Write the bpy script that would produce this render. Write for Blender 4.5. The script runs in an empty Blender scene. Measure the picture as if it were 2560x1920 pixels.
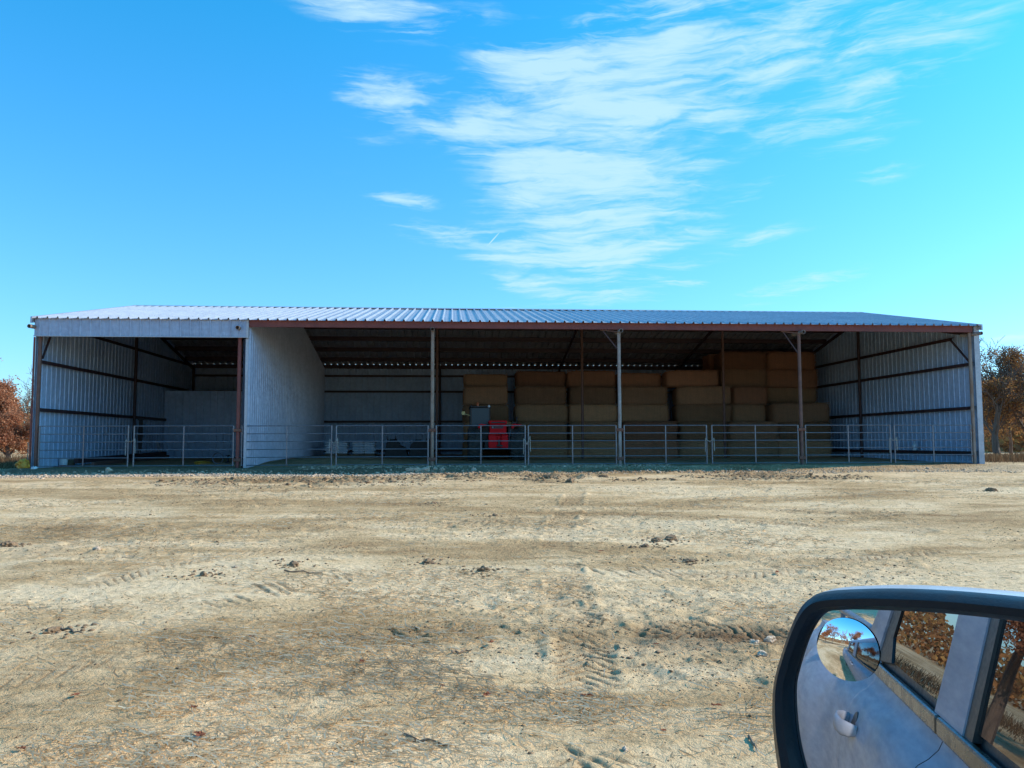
import bpy, bmesh, math, random
import numpy as np
from mathutils import Vector, Matrix
random.seed(7); rng = np.random.default_rng(7)
sc = bpy.context.scene
COL = sc.collection
R = math.radians

# ------------------------------------------------------------------ camera
F = 2018.75                                     # focal length in photo pixels (2560 wide)
CAM = np.array([12.85, -26.06, 0.80])
YAW, PITCH, ROLL = .0735, .0719, -.0028
def basis():
    cy, sy, cp, sp = math.cos(YAW), math.sin(YAW), math.cos(PITCH), math.sin(PITCH)
    f = np.array([sy*cp, cy*cp, sp]); r = np.array([cy, -sy, 0.]); u = np.cross(r, f)
    r2 = math.cos(ROLL)*r + math.sin(ROLL)*u; u2 = -math.sin(ROLL)*r + math.cos(ROLL)*u
    return r2, u2, f
CR, CU, CF = basis()
def ray(px, py):
    d = CR*(px-1280)/F - CU*(py-960)/F + CF
    return d/np.linalg.norm(d)
def at(px, py, Y):
    """point on the sight line at world depth Y"""
    d = ray(px, py); p = CAM + d*(Y-CAM[1])/d[1]
    return Vector(p)
cam_d = bpy.data.cameras.new('camera'); cam = bpy.data.objects.new('camera', cam_d); COL.objects.link(cam)
cam.matrix_world = Matrix(((CR[0], CU[0], -CF[0], CAM[0]), (CR[1], CU[1], -CF[1], CAM[1]), (CR[2], CU[2], -CF[2], CAM[2]), (0, 0, 0, 1)))
cam_d.sensor_width = 36; cam_d.lens = 36*F/2560; cam_d.clip_start = .02; cam_d.clip_end = 3000
sc.camera = cam
sc.view_settings.view_transform = 'Standard'; sc.view_settings.look = 'None'; sc.view_settings.exposure = 0

# ------------------------------------------------------------------ helpers
def tag(o, label=None, cat=None, group=None, kind=None):
    if label: o['label'] = label
    if cat: o['category'] = cat
    if group: o['group'] = group
    if kind: o['kind'] = kind
    return o
def empty(name, loc=(0, 0, 0), rz=0, label=None, cat=None, group=None):
    o = bpy.data.objects.new(name, None); COL.objects.link(o)
    o.location = loc; o.rotation_euler = (0, 0, rz); o.empty_display_size = .1
    return tag(o, label, cat, group)
def copy_tree(o, parent=None):
    c = o.copy(); COL.objects.link(c); c.parent = parent
    for ch in o.children: copy_tree(ch, c)
    return c
class MB:
    def __init__(s): s.v = []; s.f = []
    def add(s, vs, fs):
        n = len(s.v); s.v += [tuple(v) for v in vs]; s.f += [tuple(i+n for i in f) for f in fs]; return s
    def box(s, a, b):
        x0, y0, z0 = a; x1, y1, z1 = b
        return s.add([(x0,y0,z0),(x1,y0,z0),(x1,y1,z0),(x0,y1,z0),(x0,y0,z1),(x1,y0,z1),(x1,y1,z1),(x0,y1,z1)],
                     [(0,3,2,1),(4,5,6,7),(0,1,5,4),(1,2,6,5),(2,3,7,6),(3,0,4,7)])
    def prism(s, poly, axis, a, b):
        """poly of 2-D points in the two other axes, extruded along axis from a to b"""
        def P(p, t):
            q = list(p); q.insert(axis, t); return tuple(q)
        n = len(poly); vs = [P(p, a) for p in poly] + [P(p, b) for p in poly]
        return s.add(vs, [tuple(range(n))[::-1], tuple(range(n, 2*n))] + [(i, (i+1) % n, n+(i+1) % n, n+i) for i in range(n)])
    def bar(s, p, q, w, h=None, up=(0, 0, 1)):
        h = h or w; p = Vector(p); q = Vector(q); d = (q-p).normalized(); up = Vector(up)
        if abs(d.dot(up)) > .98: up = Vector((0, 1, 0))
        a = d.cross(up).normalized()*w/2; b = a.cross(d).normalized()*h/2
        vs = [t+sx*a+sy*b for t in (p, q) for sx, sy in ((-1,-1),(1,-1),(1,1),(-1,1))]
        return s.add(vs, [(0,3,2,1),(4,5,6,7),(0,1,5,4),(1,2,6,5),(2,3,7,6),(3,0,4,7)])
    def tube(s, pts, r, n=10, caps=True):
        pts = [Vector(p) for p in pts]; k = len(pts)
        rs = [float(q) for q in r] if isinstance(r, (list, tuple)) else [float(r)]*k
        vs = []; prev = None
        for i, p in enumerate(pts):
            d = (pts[min(i+1, k-1)]-pts[max(i-1, 0)]).normalized()
            if prev is None:
                a = d.orthogonal().normalized()
            else:
                a = (prev - d*prev.dot(d))
                a = a.normalized() if a.length > 1e-6 else d.orthogonal().normalized()
            prev = a; b = d.cross(a)
            vs += [p+rs[i]*(math.cos(2*math.pi*j/n)*a+math.sin(2*math.pi*j/n)*b) for j in range(n)]
        fs = [(i*n+j, i*n+(j+1) % n, (i+1)*n+(j+1) % n, (i+1)*n+j) for i in range(k-1) for j in range(n)]
        if caps: fs += [tuple(range(n))[::-1], tuple(range((k-1)*n, k*n))]
        return s.add(vs, fs)
    def ring(s, p, q, r, t, n=20):
        """hollow pipe from p to q"""
        p = Vector(p); q = Vector(q); d = (q-p).normalized(); a = d.orthogonal().normalized(); b = d.cross(a)
        vs = [c+rr*(math.cos(2*math.pi*j/n)*a+math.sin(2*math.pi*j/n)*b) for c, rr in ((p, r), (q, r), (q, r-t), (p, r-t)) for j in range(n)]
        return s.add(vs, [(k*n+j, k*n+(j+1) % n, ((k+1) % 4)*n+(j+1) % n, ((k+1) % 4)*n+j) for k in range(4) for j in range(n)])
    def lathe(s, c, prof, n=20, axis=(0, 0, 1)):
        prof = [(float(q0), float(q1)) for q0, q1 in prof]; c = Vector(c); ax = Vector(axis).normalized(); a = ax.orthogonal().normalized(); b = ax.cross(a); k = len(prof)
        vs = [c+ax*z+r*(math.cos(2*math.pi*j/n)*a+math.sin(2*math.pi*j/n)*b) for r, z in prof for j in range(n)]
        fs = [(i*n+j, i*n+(j+1) % n, (i+1)*n+(j+1) % n, (i+1)*n+j) for i in range(k-1) for j in range(n)]
        return s.add(vs, fs + [tuple(range(n))[::-1], tuple(range((k-1)*n, k*n))])
    def build(s, name, m, parent=None, smooth=False, bevel=0, fix=True, label=None):
        me = bpy.data.meshes.new(name); me.from_pydata(s.v, [], s.f); me.materials.append(m)
        if fix and len(s.f) < 20000:
            b = bmesh.new(); b.from_mesh(me); bmesh.ops.recalc_face_normals(b, faces=b.faces); b.to_mesh(me); b.free()
        o = bpy.data.objects.new(name, me); COL.objects.link(o); o.parent = parent
        if smooth:
            me.shade_smooth()
            try: me.set_sharp_from_angle(angle=R(40))
            except Exception: pass
        if bevel:
            md = o.modifiers.new('bevel', 'BEVEL'); md.width = bevel; md.segments = 2; md.limit_method = 'ANGLE'
        if label: o['label'] = label
        return o
def np_mesh(name, V, Q, m, parent=None, smooth=False):
    """V (n,3) and Q (m,k) arrays"""
    me = bpy.data.meshes.new(name); k = Q.shape[1]
    me.vertices.add(len(V)); me.vertices.foreach_set('co', V.astype(np.float32).ravel())
    me.loops.add(Q.size); me.loops.foreach_set('vertex_index', Q.astype(np.int32).ravel())
    me.polygons.add(len(Q)); me.polygons.foreach_set('loop_start', np.arange(0, Q.size, k, dtype=np.int32))
    me.update(calc_edges=True); me.materials.append(m)
    if smooth: me.shade_smooth()
    o = bpy.data.objects.new(name, me); COL.objects.link(o); o.parent = parent
    return o

# numpy value noise
def _h(ix, iy, seed):
    n = (ix.astype(np.int64)*374761393 + iy.astype(np.int64)*668265263 + seed*982451653) & 0xffffffff
    n = ((n ^ (n >> 13))*1274126177) & 0xffffffff
    n = ((n ^ (n >> 16))*2246822519) & 0xffffffff
    return ((n ^ (n >> 15)) & 0xffffff)/float(0xffffff)
def vn(x, y, seed=0):
    x = np.asarray(x, float); y = np.asarray(y, float)
    ix = np.floor(x); iy = np.floor(y); fx = x-ix; fy = y-iy
    fx = fx*fx*fx*(fx*(fx*6-15)+10); fy = fy*fy*fy*(fy*(fy*6-15)+10)
    a = _h(ix, iy, seed); b = _h(ix+1, iy, seed); c = _h(ix, iy+1, seed); d = _h(ix+1, iy+1, seed)
    return (a*(1-fx)+b*fx)*(1-fy)+(c*(1-fx)+d*fx)*fy
def fbm(x, y, oct=4, seed=0):
    s = 0; a = .5; t = 0
    for i in range(oct):
        s = s+a*vn(x, y, seed+i*17); t += a; a *= .5; x = x*2.03+11.3; y = y*2.03+5.7
    return s/t
def sst(a, b, x):
    t = np.clip((x-a)/(b-a), 0, 1); return t*t*(3-2*t)

# ------------------------------------------------------------------ materials
class NT:
    def __init__(s, tree): s.t = tree; s.n = tree.nodes; s.l = tree.links
    def new(s, typ, inp=None, **kw):
        nd = s.n.new(typ)
        for k, v in kw.items(): setattr(nd, k, v)
        for k, v in (inp or {}).items():
            if isinstance(v, bpy.types.NodeSocket): s.l.new(v, nd.inputs[k])
            else: nd.inputs[k].default_value = v
        return nd
    def math(s, op, a, b=None, c=None, clamp=False):
        i = {0: a}
        if b is not None: i[1] = b
        if c is not None: i[2] = c
        nd = s.new('ShaderNodeMath', i, operation=op, use_clamp=clamp); return nd.outputs[0]
    def ramp(s, fac, stops):
        nd = s.new('ShaderNodeValToRGB', {0: fac}); e = nd.color_ramp.elements
        while len(e) < len(stops): e.new(.5)
        for el, (p, c) in zip(e, stops):
            el.position = p; el.color = (*c, 1) if len(c) == 3 else c
        return nd.outputs[0]
    def mix(s, fac, a, b, typ='MIX'):
        nd = s.new('ShaderNodeMix', data_type='RGBA', blend_type=typ)
        for k, v in ((0, fac), (6, a), (7, b)):
            if isinstance(v, bpy.types.NodeSocket): s.l.new(v, nd.inputs[k])
            else: nd.inputs[k].default_value = v if k == 0 or len(v) == 4 else (*v, 1)
        return nd.outputs[2]
    def noise(s, vec, scale, detail=4, rough=.55, dist=0):
        return s.new('ShaderNodeTexNoise', {'Vector': vec, 'Scale': scale, 'Detail': detail, 'Roughness': rough, 'Distortion': dist}).outputs[0]
    def mapr(s, v, a, b, c=0., d=1.):
        return s.new('ShaderNodeMapRange', {0: v, 1: a, 2: b, 3: c, 4: d}).outputs[0]
def mat(name, col, col2=None, scale=3., rough=.6, metal=0., bump=0., bscale=None, stretch=(1, 1, 1), spec=.5, dirt=None, sharp=(.35, .65), trans=None):
    m = bpy.data.materials.new(name); m.use_nodes = True; t = NT(m.node_tree); bs = t.n['Principled BSDF']
    tc = t.new('ShaderNodeTexCoord'); mp = t.new('ShaderNodeMapping', {0: tc.outputs['Object'], 3: stretch})
    col2 = col2 or tuple(c*.75 for c in col)
    f = t.mapr(t.noise(mp.outputs[0], scale, 6, .6), *sharp)
    c = t.mix(f, col, col2)
    if dirt:
        g = t.mapr(t.noise(tc.outputs['Object'], scale*.37+.5, 5, .7), .5, .75)
        c = t.mix(g, c, dirt)
    fine = t.noise(mp.outputs[0], scale*7, 3, .6)
    c = t.mix(t.mapr(fine, .3, .7, 0., .18), c, (.0, .0, .0))
    t.l.new(c, bs.inputs['Base Color'])
    t.l.new(t.mapr(fine, .2, .8, max(rough-.1, 0), min(rough+.12, 1)), bs.inputs['Roughness'])
    bs.inputs['Metallic'].default_value = metal
    bs.inputs['Specular IOR Level'].default_value = spec
    if bump:
        b = t.new('ShaderNodeBump', {'Height': t.noise(mp.outputs[0], bscale or scale*5, 4, .6), 'Distance': bump, 'Strength': 1.}); t.l.new(b.outputs[0], bs.inputs['Normal'])
    return m
M = {}
M['panel'] = mat('galvalume sheet', (.44, .47, .58), (.37, .40, .51), 1.2, .42, .35, .0015, 6)
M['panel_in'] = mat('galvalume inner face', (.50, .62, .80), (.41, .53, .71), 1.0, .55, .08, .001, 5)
M['roof'] = mat('galvalume roof', (.54, .53, .57), (.44, .44, .49), 1.0, .33, .35, .001, 4)
M['trim'] = mat('pale trim', (.52, .52, .56), (.44, .44, .48), 2, .45, .2)
M['primer'] = mat('red oxide primer', (.23, .055, .04), (.17, .04, .032), 2.5, .55, 0, .001, 30)
M['girt'] = mat('dark primer steel', (.075, .035, .035), (.05, .026, .03), 3, .6)
M['rustpipe'] = mat('weathered pipe', (.36, .29, .24), (.25, .15, .10), 4, .6, .1, .001, 40, dirt=(.20, .10, .06), stretch=(1, 1, .35))
M['rustpipe2'] = mat('weathered grey pipe', (.40, .38, .36), (.30, .22, .18), 4, .6, .1, .001, 40, dirt=(.22, .13, .09), stretch=(1, 1, .35))
M['brownpipe'] = mat('rust brown pipe', (.20, .10, .075), (.14, .07, .055), 5, .65, .1, .001, 40)
M['bracket'] = mat('rusty bracket', (.22, .09, .055), (.13, .055, .04), 9, .75, 0, .002, 60)
M['galv'] = mat('galvanised pipe', (.25, .25, .27), (.17, .175, .20), 6, .38, .55)
M['chain'] = mat('zinc chain', (.60, .58, .54), (.45, .40, .33), 20, .4, .5)
M['black'] = mat('black plastic', (.02, .021, .024), (.014, .014, .016), 8, .42, 0, .0003, 300)
M['dark'] = mat('dark steel', (.045, .042, .045), (.03, .024, .024), 6, .55, .2)
M['rubber'] = mat('tyre rubber', (.035, .035, .036), (.075, .068, .058), 5, .85, 0, .002, 40)
M['red'] = mat('red machine paint', (.85, .012, .018), (.70, .010, .015), 3, .5, 0, spec=.12)
M['white'] = mat('white plastic', (.75, .76, .78), (.62, .64, .68), 4, .5)
M['sack'] = mat('woven feed sack', (.86, .87, .90), (.66, .70, .80), 9, .6, 0, .003, 30)
M['wood'] = mat('old wood', (.36, .22, .13), (.18, .125, .08), 4, .8, 0, .002, 30, stretch=(1, 6, 6))
M['yellow'] = mat('yellow plastic', (.78, .34, .03), (.50, .20, .02), 9, .6, 0, .003, 20)
M['bark'] = mat('bark', (.19, .12, .085), (.10, .065, .048), 6, .9, 0, .012, 18, stretch=(1, 1, .3))
M['stone'] = mat('limestone', (.74, .54, .38), (.52, .36, .24), 6, .85, 0, .004, 40)
M['clod'] = mat('dry clay clod', (.36, .22, .12), (.22, .13, .07), 10, .95, 0, .008, 50)
M['stick'] = mat('stick', (.34, .22, .13), (.22, .14, .085), 20, .85, 0, .002, 80)
M['paint'] = mat('dusty white truck paint', (.33, .35, .43), (.25, .26, .32), 2.2, .36, 0, .0003, 9, dirt=(.27, .24, .23), stretch=(.5, 2, 2), spec=.22)
M['orange'] = mat('orange lens', (.75, .16, .03), None, 5, .3)
M['redplastic'] = mat('faded red plastic', (.35, .05, .04), (.22, .04, .04), 8, .6)
M['moulding'] = mat('dusty moulding', (.075, .055, .042), (.055, .042, .034), 2, .25, 0)
M['plate'] = mat('number plate', (.70, .58, .22), (.60, .48, .2), 20, .5)
M['paper'] = mat('paper scrap', (.8, .8, .8), (.66, .68, .7), 20, .7)

def glass_mat():
    m = bpy.data.materials.new('dark tinted glass'); m.use_nodes = True; b = m.node_tree.nodes['Principled BSDF']
    b.inputs['Base Color'].default_value = (.006, .008, .009, 1); b.inputs['Roughness'].default_value = .0
    b.inputs['Specular IOR Level'].default_value = 1.; b.inputs['IOR'].default_value = 1.75
    return m
M['glass'] = glass_mat()
def cabglass_mat():
    m = bpy.data.materials.new('cab window glass'); m.use_nodes = True; t = NT(m.node_tree); b = t.n['Principled BSDF']
    b.inputs['Base Color'].default_value = (.012, .035, .055, 1); b.inputs['Roughness'].default_value = .3
    return m
M['cabglass'] = cabglass_mat()
def mirror_mat():
    m = bpy.data.materials.new('silvered mirror'); m.use_nodes = True; t = NT(m.node_tree); b = t.n['Principled BSDF']
    b.inputs['Base Color'].default_value = (.86, .89, .92, 1); b.inputs['Metallic'].default_value = 1; b.inputs['Roughness'].default_value = .004
    return m
M['mirror'] = mirror_mat()
def leaf_mat(name, c1, c2, c3):
    m = bpy.data.materials.new(name); m.use_nodes = True; t = NT(m.node_tree); t.n.remove(t.n['Principled BSDF'])
    g = t.new('ShaderNodeNewGeometry'); c = t.ramp(g.outputs['Random Per Island'], [(0, c1), (.5, c2), (1, c3)])
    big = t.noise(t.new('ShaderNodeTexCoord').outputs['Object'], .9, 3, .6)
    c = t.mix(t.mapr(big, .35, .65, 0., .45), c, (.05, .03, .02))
    d = t.new('ShaderNodeBsdfDiffuse', {0: c}); tr = t.new('ShaderNodeBsdfTranslucent', {0: c})
    mx = t.new('ShaderNodeMixShader', {0: .35, 1: d.outputs[0], 2: tr.outputs[0]})
    t.l.new(mx.outputs[0], t.n['Material Output'].inputs[0]); return m
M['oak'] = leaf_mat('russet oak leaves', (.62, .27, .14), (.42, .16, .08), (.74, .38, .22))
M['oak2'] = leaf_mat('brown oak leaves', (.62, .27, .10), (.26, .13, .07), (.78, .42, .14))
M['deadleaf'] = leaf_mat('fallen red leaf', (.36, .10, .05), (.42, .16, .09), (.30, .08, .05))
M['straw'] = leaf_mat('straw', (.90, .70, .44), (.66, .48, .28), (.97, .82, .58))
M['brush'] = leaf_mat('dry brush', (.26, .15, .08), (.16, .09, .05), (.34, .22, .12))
def hay_mat(name, c1, c2, c3):
    m = bpy.data.materials.new(name); m.use_nodes = True; t = NT(m.node_tree); bs = t.n['Principled BSDF']
    tc = t.new('ShaderNodeTexCoord').outputs['Object']; rnd = t.new('ShaderNodeObjectInfo').outputs['Random']
    a = t.new('ShaderNodeMapping', {0: tc, 3: (1, 1, 2.2)}).outputs[0]
    n1 = t.noise(a, 2.2, 5, .65); n2 = t.noise(a, 26, 5, .75, .8)
    c = t.mix(t.mapr(n1, .35, .65), c1, c2); c = t.mix(t.mapr(n2, .35, .72), c, c3)
    c = t.mix(t.mapr(t.noise(t.new('ShaderNodeMapping', {0: tc, 3: (9, 1, .4)}).outputs[0], 1.6, 3, .6), .35, .7, 0, .35), c, c3)
    c = t.mix(1., c, t.ramp(rnd, [(0, (.62, .60, .58)), (1, (1.35, 1.28, 1.2))]), 'MULTIPLY')
    t.l.new(c, bs.inputs['Base Color']); bs.inputs['Roughness'].default_value = .95; bs.inputs['Specular IOR Level'].default_value = .1
    b = t.new('ShaderNodeBump', {'Height': n2, 'Distance': .06, 'Strength': 1.}); t.l.new(b.outputs[0], bs.inputs['Normal']); return m
M['hay'] = hay_mat('hay', (.47, .26, .155), (.385, .225, .135), (.19, .115, .07))
M['hay_red'] = hay_mat('browned hay', (.50, .235, .135), (.41, .205, .12), (.21, .11, .07))
M['hay_green'] = hay_mat('green hay', (.56, .32, .18), (.46, .28, .16), (.24, .15, .09))

# ------------------------------------------------------------------ ground
GX, GY = CAM[0], CAM[1]
def base_h(x, y):
    out = -.13 + .0332*(y+1.) + 0*x                      # sloping yard
    out = np.where(y < -30, -.13+.0332*(-29), out)
    pad = sst(-1.5, -.45, y)*sst(-2.2, -.3, x)*(1-sst(31., 33., x))
    far = sst(-1., 12., y)                                # land beside and behind the barn
    out = np.where(y > -1., -.13-.20*far, out)
    floor = .02+.012*np.clip(y, 0, 16)
    inside = pad*(1-sst(15.6, 17.5, y))
    return out*(1-inside)+floor*inside
TRACKS = []   # (points, half width, lug spacing, depth)
def gp(px, py):
    """where the sight line meets the yard"""
    d = ray(px, py); lo, hi = 1., 200.
    for _ in range(50):
        m = (lo+hi)/2; p = CAM+d*m
        if p[2] > float(base_h(p[0], p[1])): lo = m
        else: hi = m
    return CAM+d*lo
for pts, hw, sp, dep in [
    ([(1500, 1960), (1470, 1800), (1460, 1640), (1410, 1450), (1395, 1340), (1440, 1230)], .22, .19, .035),
    ([(-200, 1600), (60, 1520), (330, 1440), (560, 1395), (820, 1370), (1000, 1360)], .24, .20, .022),
    ([(-100, 1720), (300, 1640), (620, 1600), (900, 1590), (1200, 1570), (1500, 1545)], .20, .2, .016),
    ([(1650, 1575), (1760, 1570), (1900, 1590), (2050, 1600), (2300, 1620)], .25, .17, .04),
    ([(1100, 1395), (1300, 1400), (1500, 1420), (1800, 1440), (2100, 1400), (2400, 1370)], .22, .2, .02),
    ([(700, 1330), (1000, 1322), (1300, 1300), (1600, 1290), (1900, 1310), (2300, 1330)], .25, .2, .025),
    ([(200, 1225), (600, 1232), (1100, 1215), (1500, 1205), (2000, 1220), (2500, 1225)], .3, .22, .03),
    ([(1000, 1262), (1300, 1275), (1700, 1262), (2100, 1280), (2560, 1300)], .25, .2, .02),
]:
    TRACKS.append(([gp(*p) for p in pts], hw, sp, dep))
def catmull(P, n=24):
    P = [np.array(p[:2]) for p in P]; P = [2*P[0]-P[1]]+P+[2*P[-1]-P[-2]]; o = []
    for i in range(1, len(P)-2):
        for k in range(n):
            t = k/n; a, b, c, d = P[i-1:i+3]
            o.append(.5*((2*b)+(-a+c)*t+(2*a-5*b+4*c-d)*t*t+(-a+3*b-3*c+d)*t**3))
    return np.array(o+[P[-2]])
def track_disp(x, y):
    z = np.zeros_like(x); mud_shade = np.zeros_like(x)
    for P, hw, sp, dep in TRACKS:
        C = catmull(P); seg = np.linalg.norm(np.diff(C, axis=0), axis=1); L = np.r_[0, np.cumsum(seg)]
        sel = np.where((x > C[:, 0].min()-1) & (x < C[:, 0].max()+1) & (y > C[:, 1].min()-1) & (y < C[:, 1].max()+1))[0]
        if not len(sel): continue
        best = np.full(len(sel), 9.); off = np.zeros(len(sel)); s = np.zeros(len(sel))
        xs, ys = x[sel], y[sel]
        for i in range(len(C)-1):
            d = C[i+1]-C[i]; l = seg[i]
            if l < 1e-6: continue
            d = d/l; rx = xs-C[i, 0]; ry = ys-C[i, 1]; t = np.clip(rx*d[0]+ry*d[1], 0, l)
            ex = rx-t*d[0]; ey = ry-t*d[1]; dist = np.hypot(ex, ey); m = dist < best
            best[m] = dist[m]; off[m] = (rx*d[1]-ry*d[0])[m]; s[m] = (L[i]+t)[m]
        inside = 1-sst(hw*.8, hw*1.15, best)
        patch = sst(.34, .56, fbm(xs*.9, ys*1.0, 3, 91))          # prints survive only in places
        ph = (s+np.abs(off)*.9)/(sp*.62)
        ph = ph+.25*(vn(xs*3, ys*3, 5)-.5)
        lug = sst(.30, .38, ph % 1)*(1-sst(.46, .58, ph % 1))*sst(.25, .55, vn(xs*6.1, ys*6.1, 77)+.1)
        z[sel] += inside*patch*(-dep*.08-dep*lug*.6)
        rim = np.exp(-((best-hw*1.15)/.06)**2)*patch*dep*.7*sst(.45, .7, vn(xs*5, ys*5, 3))
        z[sel] += rim; mud_shade[sel] = np.maximum(mud_shade[sel], inside*patch*(.25+.75*lug))
    return z, mud_shade
def churn(x, y):
    """disturbed strip in front of the building"""
    band = np.exp(-((y+3.6+.9*np.sin(x*.25))/1.5)**2)*sst(4, 8, x)*(1-sst(21, 26, x))
    return band*sst(.30, .55, fbm(x*.5, y*.8, 3, 33))
GROOVES = []
for x0, y0, x1, y1 in [(860,930,1025,980),(845,960,1040,1020),(905,935,1000,950),(935,1350,1050,1385),(905,1375,1000,1415),(920,1325,1065,1360),(870,1535,970,1590),(1060,1570,1200,1620),(950,1615,1010,1665),(1000,1600,1095,1650),
        (950,452,1005,460),(925,470,1015,487),(905,495,1000,512),(900,515,990,532),(890,548,960,560),(880,575,970,600),(870,592,950,604),(860,680,960,700),(880,705,970,722),(900,735,985,748),(1000,613,1080,640),(1090,615,1190,645),(1200,618,1290,645),(1310,622,1400,650),(1440,635,1530,660),
        (240,885,340,925),(530,890,630,925),(1180,905,1290,940),(1260,903,1380,945),(1350,900,1450,935),(1480,925,1600,960),(1620,960,1760,985),(1680,1010,1800,1035),(1600,1045,1700,1070),(930,1155,1000,1180),(960,1190,1010,1208),
        (650,380,800,395),(700,395,830,408),(1330,450,1420,462),(1650,400,1760,420),(240,600,290,612),(560,605,620,618),(-780,700,-700,735),(-740,720,-650,755),(-700,700,-600,745),(-660,690,-570,730),(-360,640,-325,665),(-460,635,-425,658),(-980,640,-930,655),(-880,760,-800,785),(-940,775,-860,800),
        (-1040,790,-960,815),(-300,655,-265,680),(-240,500,-160,512),(60,910,140,945),(-60,905,20,940),(-120,1130,-40,1150),(300,470,420,480),(-420,560,-330,572)]:
    a_, b_ = gp(1000+x0*.470, 1140+y0*.470), gp(1000+x1*.470, 1140+y1*.470); GROOVES.append((a_[0], a_[1], b_[0], b_[1]))
RUT = gp(1835, 1590)
def grooves(x, y):
    z = np.zeros_like(x); w = np.zeros_like(x)
    for k, (ax, ay, bx, by) in enumerate(GROOVES):
        m = np.where((x > min(ax, bx)-.2) & (x < max(ax, bx)+.2) & (y > min(ay, by)-.2) & (y < max(ay, by)+.2))[0]
        if not len(m): continue
        xs, ys = x[m], y[m]; L = math.hypot(bx-ax, by-ay); dx, dy = (bx-ax)/L, (by-ay)/L; rx, ry = xs-ax, ys-ay
        t = rx*dx+ry*dy; o = rx*dy-ry*dx+.02*(vn(xs*7, ys*7, k)-.5); end = sst(-.05, .03, t)*(1-sst(L-.03, L+.05, t))
        g = np.exp(-(o/.016)**2)*end*(.4+1.*vn(xs*13, ys*13, k+5)); z[m] += -.011*g+.005*np.exp(-((o+.04)/.018)**2)*end; w[m] = np.maximum(w[m], g*.9)  # shade along each groove, put into the ground colour
    return z, w
def micro(x, y):
    r = np.hypot(x-GX, y-GY)
    z = .10*(fbm(x*.22, y*.30, 3, 1)-.5)+.035*(fbm(x*1.1, y*1.6, 4, 2)-.5)
    mask = sst(.40, .62, fbm(x*.45+3, y*.6, 3, 8))
    z = z+(.12+mask)*.050*(fbm(x*6, y*8, 4, 9)-.5)+.012*(fbm(x*16, y*18, 3, 10)-.5)
    cl = fbm(x*5.2, y*6., 3, 21); z = z+.045*np.clip(cl-.70, 0, 1)*6*.35*mask
    c = churn(x, y); z = z+c*(.28*(fbm(x*2.6, y*5.5, 5, 40)-.40)+.13*(fbm(x*9, y*12, 3, 41)-.5))
    t, mud_shade = track_disp(x.ravel(), y.ravel())
    gz_, gw = grooves(x.ravel(), y.ravel()); t = t+gz_; mud_shade = np.maximum(mud_shade, gw)
    ru = np.exp(-(((x-RUT[0])/1.0)**2+((y-RUT[1])/.38)**2)); z = z+ru*(.06*(fbm(x*5, y*9, 4, 61)-.55)+.035*(fbm(x*16, y*18, 3, 62)-.5)); c = np.maximum(c, ru*.9)
    fade = 1-sst(30, 60, r)
    return (z+t.reshape(x.shape))*fade, mud_shade.reshape(x.shape), c, mask
def polar():
    th = [-math.pi]
    while th[-1] < math.pi-1e-3:                         # dense towards the barn, coarse elsewhere
        a = th[-1]; d = .0015 if -.60 < a < .72 else (.012 if -1.0 < a < 1.1 else .05)
        th.append(min(a+d, math.pi))
    th = np.array(th[:-1]); rr = [.3]
    while rr[-1] < 1800:
        r = rr[-1]; k = .12 if r < 2. else (.03 if r < 4. else (.0030 if r < 27 else (.012 if r < 45 else (.05 if r < 150 else .2))))
        rr.append(r*(1+k))
    return th, np.array(rr)
th, rr = polar(); nt, nr = len(th), len(rr)
TH, RR = np.meshgrid(th, rr); X = GX+RR*np.sin(TH); Y = GY+RR*np.cos(TH)
mz, mud_shade, chn, msk = micro(X, Y)
Zg = base_h(X, Y); ins = (Y > -.2) & (Y < 16) & (X > -.2) & (X < 30.8)
mound = .16*np.exp(-((X-8.)/2.2)**2)*sst(.3, 3., Y)*(1-sst(8, 12, Y))
Zg = Zg+np.where(ins, mz*.45+mound, mz)
V = np.c_[X.ravel(), Y.ravel(), Zg.ravel()]
i = np.arange(nr-1)[:, None]*nt; j = np.arange(nt)[None, :]; jn = (j+1) % nt
Q = np.stack([i+j, i+jn, i+nt+jn, i+nt+j], -1).reshape(-1, 4)[:, ::-1]
cidx = len(V); V = np.r_[V, [[GX, GY, float(base_h(GX, GY))]]]
cen = np.stack([np.full(nt//2, cidx), (np.arange(nt//2)*2+2) % nt, (np.arange(nt//2)*2+1) % nt, np.arange(nt//2)*2], -1)
Q = np.r_[Q, cen]
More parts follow.
